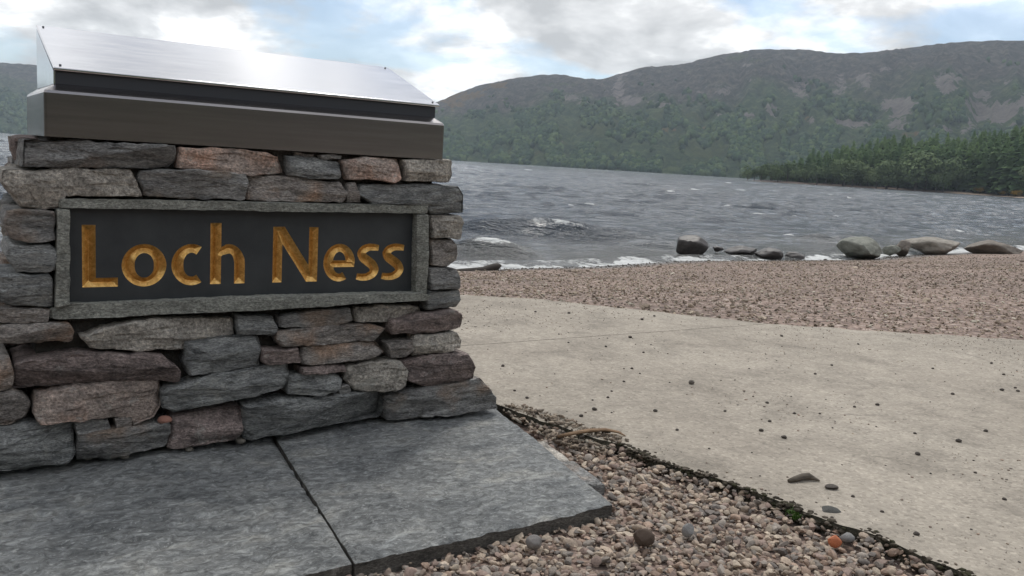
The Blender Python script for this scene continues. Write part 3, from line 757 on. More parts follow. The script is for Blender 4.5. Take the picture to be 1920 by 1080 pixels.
stones = [
 # top course
 ([(50, 261), (200, 267), (328, 272), (332, 300), (318, 314), (255, 316), (120, 316), (42, 313)], G, .012, .34),
 ([(335, 276), (430, 278), (500, 285), (526, 294), (533, 326), (470, 329), (440, 326), (334, 317)], Pk, .0, .2),
 ([(539, 292), (590, 295), (640, 304), (638, 334), (600, 336), (544, 330)], Bl, -.005, .2),
 ([(644, 302), (690, 294), (750, 299), (757, 335), (740, 346), (700, 337), (655, 338)], Pk, .006, .2),
 ([(760, 298), (850, 300), (853, 330), (846, 342), (762, 339)], Tn, .0, .34),
 ([(600, 289), (642, 290), (640, 299), (606, 300)], G, -.02, .1), ([(553, 286), (592, 289), (590, 294), (553, 292)], Br, -.02, .1),
 # second course
 ([(8, 320), (120, 318), (245, 318), (258, 336), (268, 369), (205, 370), (112, 368), (110, 392), (42, 391), (22, 360), (5, 345)], Tn, .008, .32),
 ([(266, 320), (400, 319), (463, 327), (466, 350), (461, 374), (400, 375), (274, 370), (263, 345)], G, .006, .2),
 ([(469, 330), (520, 332), (640, 341), (652, 360), (645, 379), (560, 380), (467, 376)], Br, .0, .2),
 ([(654, 345), (668, 343), (677, 379), (653, 380)], Br, -.006, .15),
 ([(679, 348), (750, 346), (865, 349), (876, 370), (874, 400), (812, 402), (806, 386), (700, 382), (679, 369)], Bl, .012, .32),
 # beside the panel
 ([(14, 397), (60, 395), (103, 396), (104, 452), (62, 456), (20, 448), (6, 425)], G, .004, .3),
 ([(18, 462), (95, 461), (107, 475), (105, 505), (85, 513), (30, 510), (12, 485)], Bl, .0, .3),
 ([(-4, 519), (95, 516), (101, 535), (99, 577), (20, 576), (-8, 562)], Bl, .006, .3),
 ([(-12, 581), (94, 580), (92, 602), (60, 608), (-14, 606)], Br, .0, .3),
 ([(-8, 613), (128, 608), (141, 625), (138, 643), (-6, 647)], Br, .008, .3),
 ([(809, 404), (866, 405), (872, 416), (866, 447), (811, 446)], Tn, .004, .3),
 ([(811, 450), (850, 450), (863, 466), (862, 490), (845, 500), (812, 499)], Br, -.002, .3),
 ([(808, 503), (862, 505), (868, 520), (866, 541), (808, 542)], G, .002, .3),
 ([(804, 545), (862, 545), (868, 560), (862, 577), (800, 582)], Bl, -.012, .3),
 # below the sill
 ([(668, 579), (735, 573), (790, 576), (792, 586), (765, 597), (742, 604), (669, 605)], Tn, -.008, .2),
 ([(525, 593), (600, 584), (660, 579), (664, 603), (640, 610), (525, 616)], G, -.006, .2),
 ([(152, 632), (220, 609), (300, 598), (440, 600), (443, 628), (400, 635), (350, 656), (250, 660), (170, 656)], Tn, .002, .2),
 ([(446, 592), (515, 596), (522, 620), (515, 629), (449, 631)], Bl, -.004, .2),
 ([(733, 600), (790, 591), (855, 582), (869, 591), (868, 615), (850, 622), (742, 630), (732, 616)], Rd, .012, .32),
 ([(524, 622), (600, 614), (700, 611), (727, 620), (705, 641), (600, 647), (531, 650), (521, 636)], Br, .010, .2),
 # third course
 ([(-60, 682), (20, 676), (24, 690), (24, 731), (-62, 742)], Br, .022, .3),
 ([(27, 686), (60, 676), (150, 664), (310, 667), (340, 700), (340, 719), (190, 718), (27, 733)], Rd, .022, .24),
 ([(351, 640), (420, 634), (490, 632), (493, 655), (488, 688), (400, 702), (360, 705), (350, 680)], Bl, .016, .2),
 ([(495, 657), (560, 654), (564, 680), (500, 687), (494, 681)], Rd, .010, .2),
 ([(567, 651), (712, 643), (726, 663), (700, 675), (600, 684), (568, 686)], Br, .012, .2),
 ([(567, 689), (648, 686), (649, 697), (570, 701)], Rd, .008, .2),
 ([(729, 645), (779, 641), (780, 655), (765, 669), (736, 673)], Br, .004, .2),
 ([(784, 632), (860, 624), (869, 640), (867, 655), (840, 662), (780, 669), (779, 650)], Tn, .014, .32),
 # fourth course
 ([(-70, 745), (30, 737), (58, 755), (50, 785), (15, 801), (-72, 806)], Br, .024, .3),
 ([(67, 742), (120, 729), (290, 711), (304, 720), (301, 770), (290, 786), (251, 797), (247, 781), (140, 789), (75, 793), (61, 775)], Pk, .026, .24),
 ([(142, 792), (205, 786), (213, 807), (145, 815)], G, .010, .2), ([(214, 785), (246, 783), (247, 799), (220, 804)], Br, .006, .2),
 ([(308, 737), (400, 706), (546, 684), (548, 700), (540, 730), (500, 742), (400, 761), (330, 776), (307, 767)], Bl, .026, .24),
 ([(545, 709), (630, 702), (646, 714), (630, 735), (610, 742), (543, 741)], Bl, .018, .2),
 ([(638, 726), (655, 724), (661, 735), (640, 739)], G, .012, .15),
 ([(655, 691), (700, 682), (755, 680), (771, 700), (762, 725), (740, 735), (670, 734), (650, 715)], Tn, .022, .2),
 ([(763, 682), (800, 673), (880, 663), (893, 690), (890, 711), (850, 720), (800, 728), (771, 716)], Rd, .03, .32),
 # bottom course
 ([(-90, 815), (60, 798), (138, 794), (143, 850), (131, 871), (60, 881), (-90, 897)], Bl, .03, .3),
 ([(148, 819), (250, 804), (318, 795), (323, 815), (311, 840), (210, 861), (146, 865)], G, .03, .24),
 ([(328, 786), (400, 773), (455, 768), (458, 800), (446, 827), (330, 842), (317, 840)], Rd, .026, .24),
 ([(460, 763), (560, 750), (725, 738), (730, 780), (726, 791), (600, 803), (470, 827), (456, 822)], Bl, .03, .24),
 ([(732, 751), (800, 733), (905, 712), (934, 745), (936, 767), (800, 786), (733, 792)], G, .03, .34)]
for i, (pp, mt, push, dep) in enumerate(stones): stone(pp, mt, push, dep, seed=i+1.37)
UL, UR = ony(42, 290, .03)[0], ony(852, 320, .03)[0]
ULb, URb = UL-.10, .0
WD = .62                                              # plinth depth
# core
def box_pts(x0, x1, y0, y1, z0, z1, tx0=0, tx1=0):
    return [(x0-tx0, y0, z0), (x1+tx1, y0, z0), (x1+tx1, y1, z0), (x0-tx0, y1, z0), (x0, y0, z1), (x1, y0, z1), (x1, y1, z1), (x0, y1, z1)]
BF = [(0, 3, 2, 1), (4, 5, 6, 7), (0, 1, 5, 4), (1, 2, 6, 5), (2, 3, 7, 6), (3, 0, 4, 7)]
link('mortar_core', mesh('core', box_pts(UL+.07, UR-.07, .088, WD-.04, -.02, .999, .06, .08), BF, False), M_CORE, pl)
# the other faces: coursed rubble
def face_courses(width, frame_fn, seed):
    r = random.Random(seed); z = .0
    while z < .975:
        hh = min(r.uniform(.065, .115), .992-z)
        if .992-z-hh < .05: hh = .992-z
        lean = 1-(z+hh/2); x0 = r.uniform(-.02, .0); end = width
        while x0 < end-.03:
            ln = r.uniform(.12, .36)
            if end-x0-ln < .08: ln = end-x0
            j = lambda: r.uniform(-.006, .006)
            P = [(x0+.004+j(), z+.004+j()), (x0+ln*.5, z+.004+j()), (x0+ln-.004+j(), z+.004+j()), (x0+ln-.004+j(), z+hh-.004+j()), (x0+ln*.5, z+hh-.004+j()), (x0+.004+j(), z+hh-.004+j())]
            stone_uv(P, -.03*lean+r.uniform(-.012, .012), r.choice([G, Bl, Br, Tn, Rd, G, Bl]), .13, r.uniform(1, 90), frame=frame_fn(lean), res=.025)
            x0 += ln
        z += hh
# frame: columns are where local x, y(depth inwards), z go
face_courses(WD-.30, lambda l: (np.array([[0, 1, 0], [-1, 0, 0], [0, 0, 1.]]), np.array([UL-.10*l+.012, WD, 0])), 4)          # left end
face_courses(WD-.30, lambda l: (np.array([[0, -1, 0], [1, 0, 0], [0, 0, 1.]]), np.array([UR+.10*l-.012, .30, 0])), 5)          # right end
face_courses(UR-UL, lambda l: (np.array([[-1, 0, 0], [0, -1, 0], [0, 0, 1.]]), np.array([UR, WD, 0])), 6)                     # back

# name panel: slate with V-cut gilded letters
YP = .062                                             # panel face depth; frame stands proud of it
YF = .020
a0, a1, a2, a3 = ony(126, 386, YP), ony(792, 396, YP), ony(790, 556, YP), ony(124, 578, YP)
PU0, PU1 = min(a0[0], a3[0]), max(a1[0], a2[0]); PV0, PV1 = min(a2[2], a3[2])-.01, max(a0[2], a1[2])+.01
def uv(px, py): q = ony(px, py, YP); return np.array([q[0], q[2]])
base_v = np.mean([uv(185, 539)[1], uv(424, 532)[1], uv(552, 528)[1]]); cap_v = np.mean([uv(166, 422)[1], uv(520, 425)[1]])
xh_v = np.mean([uv(270, 460)[1], uv(635, 457)[1]]); asc_v = uv(405, 418)[1]
CH, XH = cap_v-base_v, xh_v-base_v
def arc(cx, cy, rx, ry, t0, t1, w0, w1, n=30, pw=2.0):
    out = []
    for k in range(n+1):
        t_ = math.radians(t0+(t1-t0)*k/n); cs, sn = math.cos(t_), math.sin(t_)
        ww = w0+(w1-w0)*abs(sn)**1.5                  # w0 on the sides, w1 at top and bottom
        out.append((cx+rx*cs, cy+ry*sn, ww))
    return out
W1 = .0192; W2 = .0144                                 # half widths, thick and thin
def letters():
    L = []
    ux = lambda px: uv(px, 500)[0]
    # L
    l, r = ux(154), ux(221)
    L.append([[(l+W1, base_v, W1), (l+W1, cap_v, W1)], [(l, base_v+W2, W2), (r, base_v+W2, W2)]])
    # o
    l, r = ux(228), ux(312)
    L.append([arc((l+r)/2, base_v+XH/2, (r-l)/2-W1, XH/2-W2+.002, 0, 360, W1, W2, 48)])
    # c
    l, r = ux(321), ux(384)
    rx = (r-l)*.60
    L.append([arc(l+rx, base_v+XH/2, rx-W1, XH/2-W2+.002, 58, 302, W1*.98, W2, 36)])
    # h
    l, r = ux(394), ux(459); w_ = W1*.93
    cx_ = (l+r)/2+.004; rx = r-w_-cx_; ry = XH*.40; cy_ = base_v+XH-W2-ry
    bow = [(l+w_*.8, cy_+ry*.35, W2*.55), (l+w_*1.9, cy_+ry*.80, W2*.85)]+[(cx_+rx*math.cos(math.radians(a_)), cy_+ry*math.sin(math.radians(a_)), w_ if a_ < 25 else W2*1.1+(w_-W2*1.1)*max(0, (60-a_)/60)) for a_ in range(100, -1, -10)]
    L.append([[(l+w_, base_v, w_), (l+w_, base_v+(asc_v-base_v), w_)], bow+[(r-w_, base_v, w_)]])
    # N
    l, r = ux(511), ux(595); w_ = W1*.86
    L.append([[(l+w_, base_v, w_), (l+w_, cap_v, w_)], [(r-w_, base_v, w_), (r-w_, cap_v, w_)], [(l+W1*.95, cap_v-.001, W1), (r-W1*.95, base_v+.001, W1)]])
    # e
    l, r = ux(606), ux(665); rx = (r-l)/2; cx_ = (l+r)/2; bar = base_v+XH*.47
    bowl = arc(cx_, base_v+XH/2, rx-W1*.95, XH/2-W2+.002, -4, 300, W1*.95, W2, 44)
    L.append([bowl, [(l+W1, bar, W2*.85), (r-.002, bar, W2*.85)]])
    # s, s
    for l, r in ((ux(667), ux(712)), (ux(714), ux(759))):
        wd_ = r-l; P = [(.93, .90, .75), (.78, .955-.04, .85), (.55, .93, .9), (.32, .87, 1.05), (.20, .755, 1.15), (.28, .635, 1.2), (.50, .53, 1.25), (.70, .42, 1.25), (.79, .29, 1.2), (.70, .165, 1.1), (.48, .09, .95), (.25, .085, .9), (.04, .115, .8)]
        Q = np.array(P); tt_ = np.linspace(0, len(P)-1, 40)
        for _ in range(1):
            Q2 = np.stack([np.interp(tt_, range(len(P)), Q[:, i]) for i in range(3)], -1)
        Q2[1:-1] = .25*Q2[:-2]+.5*Q2[1:-1]+.25*Q2[2:]
        L.append([[(l+q[0]*wd_, base_v+q[1]*XH, W2*q[2]) for q in Q2]])
    return L
LET = letters()
def stroke_val(st, U, Vv):
    """positive inside a stroke: distance in from its edge"""
    best = np.full(U.shape, -1.)
    for (ax, ay, aw), (bx, by, bw) in zip(st[:-1], st[1:]):
        dx, dy = bx-ax, by-ay; L2 = dx*dx+dy*dy+1e-12
        tt = np.clip(((U-ax)*dx+(Vv-ay)*dy)/L2, 0, 1)
        best = np.maximum(best, aw+(bw-aw)*tt-np.hypot(U-(ax+tt*dx), Vv-(ay+tt*dy)))
    closed = abs(st[0][0]-st[-1][0])+abs(st[0][1]-st[-1][1]) < 1e-4
    if not closed:                                     # square chisel-cut ends
        for p, q in ((st[0], st[1]), (st[-1], st[-2])):
            d = np.array([q[0]-p[0], q[1]-p[1]]); d /= np.linalg.norm(d)
            along = (U-p[0])*d[0]+(Vv-p[1])*d[1]; near_ = np.hypot(U-p[0], Vv-p[1]) < p[2]*2.2
            best = np.where(near_, np.minimum(best, along), best)
    return best
def letter_val(i, U, Vv):
    out = np.full(U.shape, -1.)
    for st in LET[i]:
        # extend so that the square cut falls at the stroke's own end
        out = np.maximum(out, stroke_val(st, U, Vv))
    if i == 4: out = np.minimum(out, np.minimum(Vv-base_v, cap_v-Vv))
    return out
step = .002
gu = np.arange(PU0, PU1+step, step); gv = np.arange(PV0, PV1+step, step)
U, Vv = np.meshgrid(gu, gv); vals = np.full((len(LET),)+U.shape, -1.)
for i, st in enumerate(LET):
    pts = [p for s_ in st for p in s_]; x0, x1 = min(p[0] for p in pts)-.03, max(p[0] for p in pts)+.03
    c0, c1 = np.searchsorted(gu, [x0, x1]); vals[i][:, c0:c1] = letter_val(i, U[:, c0:c1], Vv[:, c0:c1])
best = vals.max(0); who = vals.argmax(0)
gvv, guu = np.gradient(best, step)
gl = np.hypot(gvv, guu)+1e-6
near_ = np.abs(best) < step*.75
shift = np.where(near_, -best, 0)
Un, Vn = U+np.clip(shift*guu/gl, -step*.45, step*.45), Vv+np.clip(shift*gvv/gl, -step*.45, step*.45)
dep = np.clip(best, 0, None)*.8; dep[near_] = 0
VV = np.stack([Un, YP+dep, Vn], -1).reshape(-1, 3)
Fp = grid_faces(len(gv), len(gu)); cval = best.ravel()[Fp].mean(1); cw = who.ravel()[Fp][np.arange(len(Fp)), best.ravel()[Fp].argmax(1)]
def sub(name, sel, mt, parent):
    f = Fp[sel]; used = np.unique(f); ix = np.full(len(VV), -1); ix[used] = np.arange(len(used))
    q = VV[used]; c = q.mean(0) if parent is not pl else np.array([(PU0+PU1)/2, YP, (PV0+PV1)/2])
    me = mesh(name, q-c, ix[f], True); return me, c
m_, t, b = mat('panel_slate'); M_PANEL = m_
nn = N(t, 'ShaderNodeTexNoise', {'Vector': objvec(t, rand=False), 'Scale': 7., 'Detail': 8., 'Roughness': .65})
t.links.new(ramp(t, nn.outputs[0], [(.3, (.024, .028, .031)), (.7, (.043, .048, .051))]).outputs[0], b.inputs['Base Color'])
b.inputs['Roughness'].default_value = .55; b.inputs['Specular IOR Level'].default_value = .4
nf = N(t, 'ShaderNodeTexNoise', {'Vector': objvec(t, rand=False), 'Scale': 220., 'Detail': 3.}); bump(t, b, nf.outputs[0], .001, .5)
m_, t, b = mat('gilding'); M_GOLD = m_
nn = N(t, 'ShaderNodeTexNoise', {'Vector': objvec(t), 'Scale': 55., 'Detail': 6., 'Roughness': .7, 'Distortion': .8})
t.links.new(ramp(t, nn.outputs[0], [(.3, (.40, .21, .06)), (.52, (.66, .39, .12)), (.75, (.93, .66, .28))]).outputs[0], b.inputs['Base Color'])
b.inputs['Metallic'].default_value = .9
t.links.new(ramp(t, nn.outputs[0], [(.3, .44), (.7, .30)]).outputs[0], b.inputs['Roughness']); bump(t, b, nn.outputs[0], .0022, .6)
me, c = sub('panel', cval <= 0, M_PANEL, pl); panel = link('sign_panel', me, M_PANEL, pl, c)
for i in range(len(LET)):
    me, c2 = sub('letter', (cval > 0) & (cw == i), M_GOLD, panel)
    me.set_sharp_from_angle(angle=math.radians(30))
    link('letter', me, M_GOLD, panel, c2-c)
panel['label'] = 'recessed dark slate panel with gold V-cut lettering'
# slate frame: four pieces with riven outer edges
def frame_piece(pts, seed, y0=YF):
    P = [ony(x, y, y0)[[0, 2]] for x, y in pts]
    return stone_uv(P, y0, M_FRAME, .09, seed, .0, name='frame_stone', rag=.006, relief=.22)
frame_piece([(114, 374), (250, 375), (458, 379), (496, 380), (806, 386), (806, 401), (496, 396), (458, 395), (250, 392), (114, 391)], 61.3)
frame_piece([(108, 394), (132, 394), (131, 572), (104, 578)], 62.1)
frame_piece([(783, 403), (806, 403), (803, 552), (781, 549)], 63.7)
frame_piece([(97, 582), (132, 573), (300, 566), (490, 558), (790, 549), (806, 553), (803, 563), (700, 567), (620, 574), (480, 583), (330, 589), (200, 598), (98, 601)], 64.9, YF-.012)

# ------------------------------------------------------------------ display cabinet on the plinth
m_, t, b = mat('bronze_metal'); M_BOX = m_
nn = N(t, 'ShaderNodeTexNoise', {'Vector': objvec(t, (1, 1, 26), False), 'Scale': 3., 'Detail': 4.})
t.links.new(ramp(t, nn.outputs[0], [(.3, (.27, .258, .262)), (.7, (.34, .325, .328))]).outputs[0], b.inputs['Base Color'])
b.inputs['Metallic'].default_value = 1; b.inputs['Roughness'].default_value = .24
m_, t, b = mat('dark_metal'); M_NECK = m_
b.inputs['Base Color'].default_value = (.045, .051, .061, 1); b.inputs['Metallic'].default_value = .3; b.inputs['Roughness'].default_value = .42
m_, t, b = mat('lid_steel'); M_LID = m_
nn = N(t, 'ShaderNodeTexNoise', {'Vector': objvec(t, (1.5, 8, 1), False), 'Scale': 4., 'Detail': 6., 'Roughness': .6})
t.links.new(ramp(t, nn.outputs[0], [(.3, (.66, .66, .69)), (.7, (.72, .72, .75))]).outputs[0], b.inputs['Base Color'])
b.inputs['Metallic'].default_value = .85
t.links.new(ramp(t, nn.outputs[0], [(.35, .13), (.7, .19)]).outputs[0], b.inputs['Roughness'])
YB = .05
BL, BR = ony(83, 256, YB), ony(832, 297, YB); TLz = .5*(ony(85, 172, YB)[2]+ony(832, 228, YB)[2])
bu0, bu1, bz0 = BL[0], BR[0], .5*(BL[2]+BR[2])-.002; BD = .52
cab = empty('display_cabinet', B1+DN*(YB+BD/2)+DU*(bu0+bu1)/2+np.array([0, 0, bz0]), ANG)
tag(cab, 'bronze metal display case with sloping pale lid on the stone plinth', 'display case')
OC = np.array([(bu0+bu1)/2, YB+BD/2, bz0])
def rr_loop(x0, x1, y0, y1, z, r, n=5):
    out = []
    for (cx_, cy_, a0_) in ((x1-r, y1-r, 0), (x0+r, y1-r, 90), (x0+r, y0+r, 180), (x1-r, y0+r, 270)):
        for k in range(n+1):
            a_ = math.radians(a0_+90*k/n); out.append((cx_+r*math.cos(a_), cy_+r*math.sin(a_), z))
    return out
def loft(name, loops, mt, parent, sharp=30):
    n = len(loops[0]); V = [p for l in loops for p in l]
    F = [tuple(f) for f in grid_faces(len(loops), n, True)]+[tuple(range(n))[::-1], tuple((len(loops)-1)*n+i for i in range(n))]
    me = mesh(name, np.array(V)-OC, F); me.set_sharp_from_angle(angle=math.radians(sharp)); return link(name, me, mt, parent)
y1 = YB+BD; zs = TLz-bz0
chz = .022; ci = .03
loft('case_body', [rr_loop(bu0, bu1, YB, y1, bz0, .012), rr_loop(bu0, bu1, YB, y1, bz0+zs-.008, .012), rr_loop(bu0+.003, bu1-.003, YB+.003, y1-.003, bz0+zs, .012),
                  rr_loop(bu0+ci, bu1-ci, YB+ci, y1-ci, bz0+zs+chz-.003, .008), rr_loop(bu0+ci+.004, bu1-ci-.004, YB+ci+.004, y1-ci-.004, bz0+zs+chz, .008)], M_BOX, cab, 14)
m2 = bz0+zs+chz
# lid plane: front edge and back edge
LF0, LF1 = ony(100, 136, YB+ci), ony(821, 194, YB+ci); lz = .5*(LF0[2]+LF1[2]); lu0, lu1 = LF0[0], LF1[0]+.004
ly0, ly1 = YB+ci-.008, y1-ci
r = ray(67, 52); p0 = B1+DN*ly1; q = loc_(EYE+r*(((p0-EYE)@DN)/(r@DN))); lzb = q[2]; 
r = ray(665, 120); q2 = loc_(EYE+r*(((p0-EYE)@DN)/(r@DN)))
lzb = .5*(q[2]+q2[2])
# wedge shaped neck under the lid
n0, n1 = lu0+.006, lu1-.012
V = [(n0, ly0+.012, m2-.003), (n1, ly0+.012, m2-.003), (n1, ly1-.012, m2-.003), (n0, ly1-.012, m2-.003), (n0, ly0+.012, lz-.004), (n1, ly0+.012, lz-.004), (n1, ly1-.012, lzb-.006), (n0, ly1-.012, lzb-.006)]
link('case_neck', mesh('neck', np.array(V)-OC, BF, False), M_NECK, cab)
def lid(z_off, grow, th):
    a_ = np.array
    top = [(lu0-grow, ly0-grow, lz+z_off), (lu1+grow, ly0-grow, lz+z_off), (lu1+grow, ly1+grow, lzb+z_off), (lu0-grow, ly1+grow, lzb+z_off)]
    bot = [(x, y, z-th) for x, y, z in top]
    return mesh('lid', np.array(bot+top)-OC, BF, False)
me = lid(.006, 0, .010); 
lido = link('lid', me, M_LID, cab)
bv = lido.modifiers.new('edge', 'BEVEL'); bv.width = .003; bv.segments = 2
# pale side cheek on the left of the neck, screws at the lid's corners
V = [(n0-.006, ly0+.008, m2-.002), (n0-.001, ly0+.008, m2-.002), (n0-.001, ly1-.01, m2-.002), (n0-.006, ly1-.01, m2-.002), (n0-.006, ly0+.008, lz-.006), (n0-.001, ly0+.008, lz-.006), (n0-.001, ly1-.01, lzb-.008), (n0-.006, ly1-.01, lzb-.008)]
link('side_cheek', mesh('cheek', np.array(V)-OC, BF, False), M_LID, cab)
for uu, yy in ((lu0+.02, ly0+.02), (lu1-.02, ly0+.02), (lu0+.02, ly1-.02), (lu1-.02, ly1-.02)):
    zz_ = lz+(lzb-lz)*(yy-ly0)/(ly1-ly0)+.006
    Vs = [(uu+.0035*math.cos(k*.7854), yy+.0035*math.sin(k*.7854), zz_+dz) for dz in (-.002, .0035) for k in range(8)]
    link('screw', mesh('screw', np.array(Vs)-OC, [tuple(f) for f in grid_faces(2, 8, True)]+[tuple(range(8, 16))], False), M_NECK, cab)

# ------------------------------------------------------------------ gravel
def in_poly(x, y, P):
    ins = np.zeros(x.shape, bool)
    for (ax, ay), (bx, by) in zip(P, np.roll(P, -1, 0)):
        ins ^= ((ay > y) != (by > y)) & (x < (bx-ax)*(y-ay)/(by-ay+1e-12)+ax)
    return ins
PAL = np.array([(.29, .235, .205), (.35, .29, .245), (.22, .195, .18), (.40, .33, .275), (.26, .20, .18), (.30, .27, .25), (.16, .145, .14), (.44, .38, .32), (.34, .255, .21)])
PAL = PAL*np.array([1.04, 1., .93])
BPAL = np.array([1., 1.04, .98])*np.array([(.30, .228, .182), (.34, .262, .21), (.25, .188, .15), (.38, .30, .245), (.28, .208, .168), (.17, .128, .104), (.42, .36, .31)])
def tints(n): return PAL[rng.integers(0, len(PAL), n)]*rng.uniform(.7, 1.2, (n, 1))
CP = np.array(poly)
def world_of(l): return B1+DU*l[0]+DN*l[1]
pavP = np.array([world_of(p)[:2] for p in (lf, S1, SB, np.array([JB[0]-1.15, yb, 0]))])
wallP = np.array([world_of(p)[:2] for p in (np.array([UL-.1, -.02, 0]), np.array([.03, -.02, 0]), np.array([.03, WD, 0]), np.array([UL-.1, WD, 0]))])
# near gravel: 42-point pebbles, densest where the viewer can tell them apart
def gravel(n, x0, x1, y0_, y1_, smin, smax, sub_, zlift, name, label, dens=None, pw=2.2, pal=None):
    x = rng.uniform(x0, x1, n); y = rng.uniform(y0_, y1_, n)
    sh = -.006
    ok = ~in_poly(x, y, CP) & ~in_poly(x, y, wallP)
    c_ = pavP.mean(0); ok &= ~in_poly(x, y, c_+(pavP-c_)*.985)
    if dens is not None: ok &= dens(x, y)
    x, y = x[ok], y[ok]; n = len(x)
    s_ = smin+(smax-smin)*rng.random(n)**pw
    S = np.stack([s_*rng.uniform(.9, 1.5, n), s_*rng.uniform(.7, 1.1, n), s_*rng.uniform(.42, .8, n)], -1)
    z = ground_z(x, y)+zlift*rng.random(n)+S[:, 2]*.25
    if sub_:
        EE = np.array(near); EE = np.array(dense(list(EE), .04)); dd = np.min(np.hypot(x[:, None]-EE[None, :, 0], y[:, None]-EE[None, :, 1]), 1); z = z+.020*sstep(.10, .0, dd)
    wt = sstep(1.2, .3, shore_sd(x, y)+(fbm(x*.8, y*.8)-.5)*.6)[:, None]
    tn = (tints(n) if pal is None else pal[rng.integers(0, len(pal), n)]*rng.uniform(.65, 1.25, (n, 1)))*(1-.74*wt)
    if not sub_:
        tn = tn*(.62+.76*fbm(x*.45+3, y*1.1, 4))[:, None]; bigs = rng.random(n) < .02*sstep(.4, .7, fbm(x*.7, y*.7, 3))*3; S[bigs] *= 2.2
    Vq, Fq, Cq = scatter(ico(sub_), np.stack([x, y, z], -1), S, rng.uniform(0, 6.28, n), tn, rng.normal(0, .4, n), .08 if sub_ else .16, 6 if sub_ else 0)
    me = mesh(name, Vq, Fq); cattr(me, 'tint', Cq); me.set_sharp_from_angle(angle=math.radians(40))
    return tag(link(name, me, M_PEB), label, 'gravel', kind='stuff')
VG = np.array([onz(x, y, 0)[:2] for x, y in ((420, 1190), (700, 1060), (1150, 935), (930, 760), (1090, 805), (1500, 950), (1900, 1110), (1900, 1250), (700, 1250))])
gravel(26000, VG[:, 0].min(), VG[:, 0].max(), VG[:, 1].min(), VG[:, 1].max(), .005, .0175, 1, .014, 'gravel', 'loose mixed gravel between the slate paving and the concrete', lambda x, y: in_poly(x, y, VG) & (rng.random(len(x)) < .8), 2.6)
def bd(x, y):
    a_ = np.abs(np.arctan2(x, y)); sdd = shore_sd(x, y); return (a_ < deg(36)) & (sdd > .15) & (y > 4.4) & (rng.random(len(x)) < np.clip((7.5/np.hypot(x, y))**1.2, 0, 1))
gravel(150000, -5, 15.5, 5.0, 23, .005, .017, 0, .010, 'beach_shingle', 'brown shingle of the beach between concrete and loch', bd, 3., BPAL)

# litter and small gravel heaped against the slipway where it meets the slab
hp = np.array([onz(x, y, .03)[:2] for x, y in ((938, 762), (985, 766), (1060, 788), (1130, 812), (1180, 829), (1120, 842), (1060, 832), (1000, 800))])
n = 1500; x = rng.uniform(hp[:, 0].min(), hp[:, 0].max(), n); y = rng.uniform(hp[:, 1].min(), hp[:, 1].max(), n); ok = in_poly(x, y, hp); x, y = x[ok], y[ok]; n = len(x)
s_ = .003+.009*rng.random(n)**2
Vq, Fq, Cq = scatter(ico(0), np.stack([x, y, np.where(in_poly(x, y, CP), ZC, .012)+rng.random(n)*.012], -1), np.stack([s_*rng.uniform(1, 2.2, n), s_*.8, s_*.55], -1), rng.uniform(0, 6.28, n), BPAL[rng.integers(0, 7, n)]*rng.uniform(.35, 1.05, (n, 1)), rng.normal(0, .3, n))
me = mesh('litter', Vq, Fq); cattr(me, 'tint', Cq); tag(link('shore_litter', me, M_PEB), 'reddish brown bark litter and grit heaped against the slipway edge', 'litter', kind='stuff')
# moss cushions along the slipway's near edge
E_ = np.array(rough_edge(near, .030, .03)); sel = rng.integers(0, len(E_), 5200); f_ = rng.random((5200, 1)); P_ = E_[sel]*(1-f_)+E_[np.minimum(sel+1, len(E_)-1)]*f_
g_ = fbm(P_[:, 0]*6, P_[:, 1]*6, 3); ok = (rng.random(5200) < .75*sstep(.36, .62, g_)+.1) & (P_[:, 1] < onz(1150, 828, ZC)[1]) & (P_[:, 1] > 1.2); P_ = P_[ok]; g_ = g_[ok]; n = len(P_)
off = rng.normal(0, .009, n)+.004*(g_ > .5); z_ = rng.uniform(.0, ZC+.003, n); nv_ = np.array([.55, .83])
s_ = rng.uniform(.003, .009, n); top_ = rng.random(n) < .3; z_[top_] = ZC; P_ = P_+nv_*np.where(top_, np.abs(off)*1.3, -np.abs(off)*.6)[:, None]
mc = np.array([(.04, .034, .026), (.065, .056, .042), (.13, .11, .09), (.05, .048, .03), (.09, .078, .062)])[rng.integers(0, 5, n)]
Vq, Fq, Cq = scatter(ico(0), np.stack([P_[:, 0], P_[:, 1], z_], -1), np.stack([s_*1.4, s_*1.2, s_*.6], -1), rng.uniform(0, 6, n), mc)
me = mesh('moss', Vq, Fq); cattr(me, 'tint', Cq); tag(link('moss', me, M_FAR), 'dark moss crusting the broken edge of the slipway', 'moss', kind='stuff')

# ------------------------------------------------------------------ single stones, driftwood, plants
def rock_mesh(seed, flat=.8, rough=.16, sub_=3, facets=13):
    r = np.random.default_rng(seed); V, F = ico(sub_); V = V.copy()
    for _ in range(facets):                            # broken flat faces
        d = r.normal(0, 1, 3); d /= np.linalg.norm(d); k = r.uniform(.5, .85); p = V@d
        V = V-np.outer(np.clip(p-k, 0, None), d)*.85
    n = fbm(V[:, 0]*2.2+seed, V[:, 1]*2.2+V[:, 2]*1.7, 4)-.5; V = V*(1+n*rough*2)[:, None]
    V[:, 2] *= flat
    V[:, 2] -= V[:, 2].min(); V[:, :2] -= (V[:, :2].max(0)+V[:, :2].min(0))/2
    V /= (V.max(0)-V.min(0)); me = mesh('rock', V, F); me.set_sharp_from_angle(angle=math.radians(42)); return me
MB1 = single_stone('wet_dark_rock', (.055, .048, .045), .45, 9.); MB2 = single_stone('green_grey_rock', (.20, .205, .175), .85, 7.)
MB3 = single_stone('tan_rock', (.27, .245, .21), .85, 7.); MB4 = single_stone('brown_rock', (.19, .165, .14), .85, 7.)
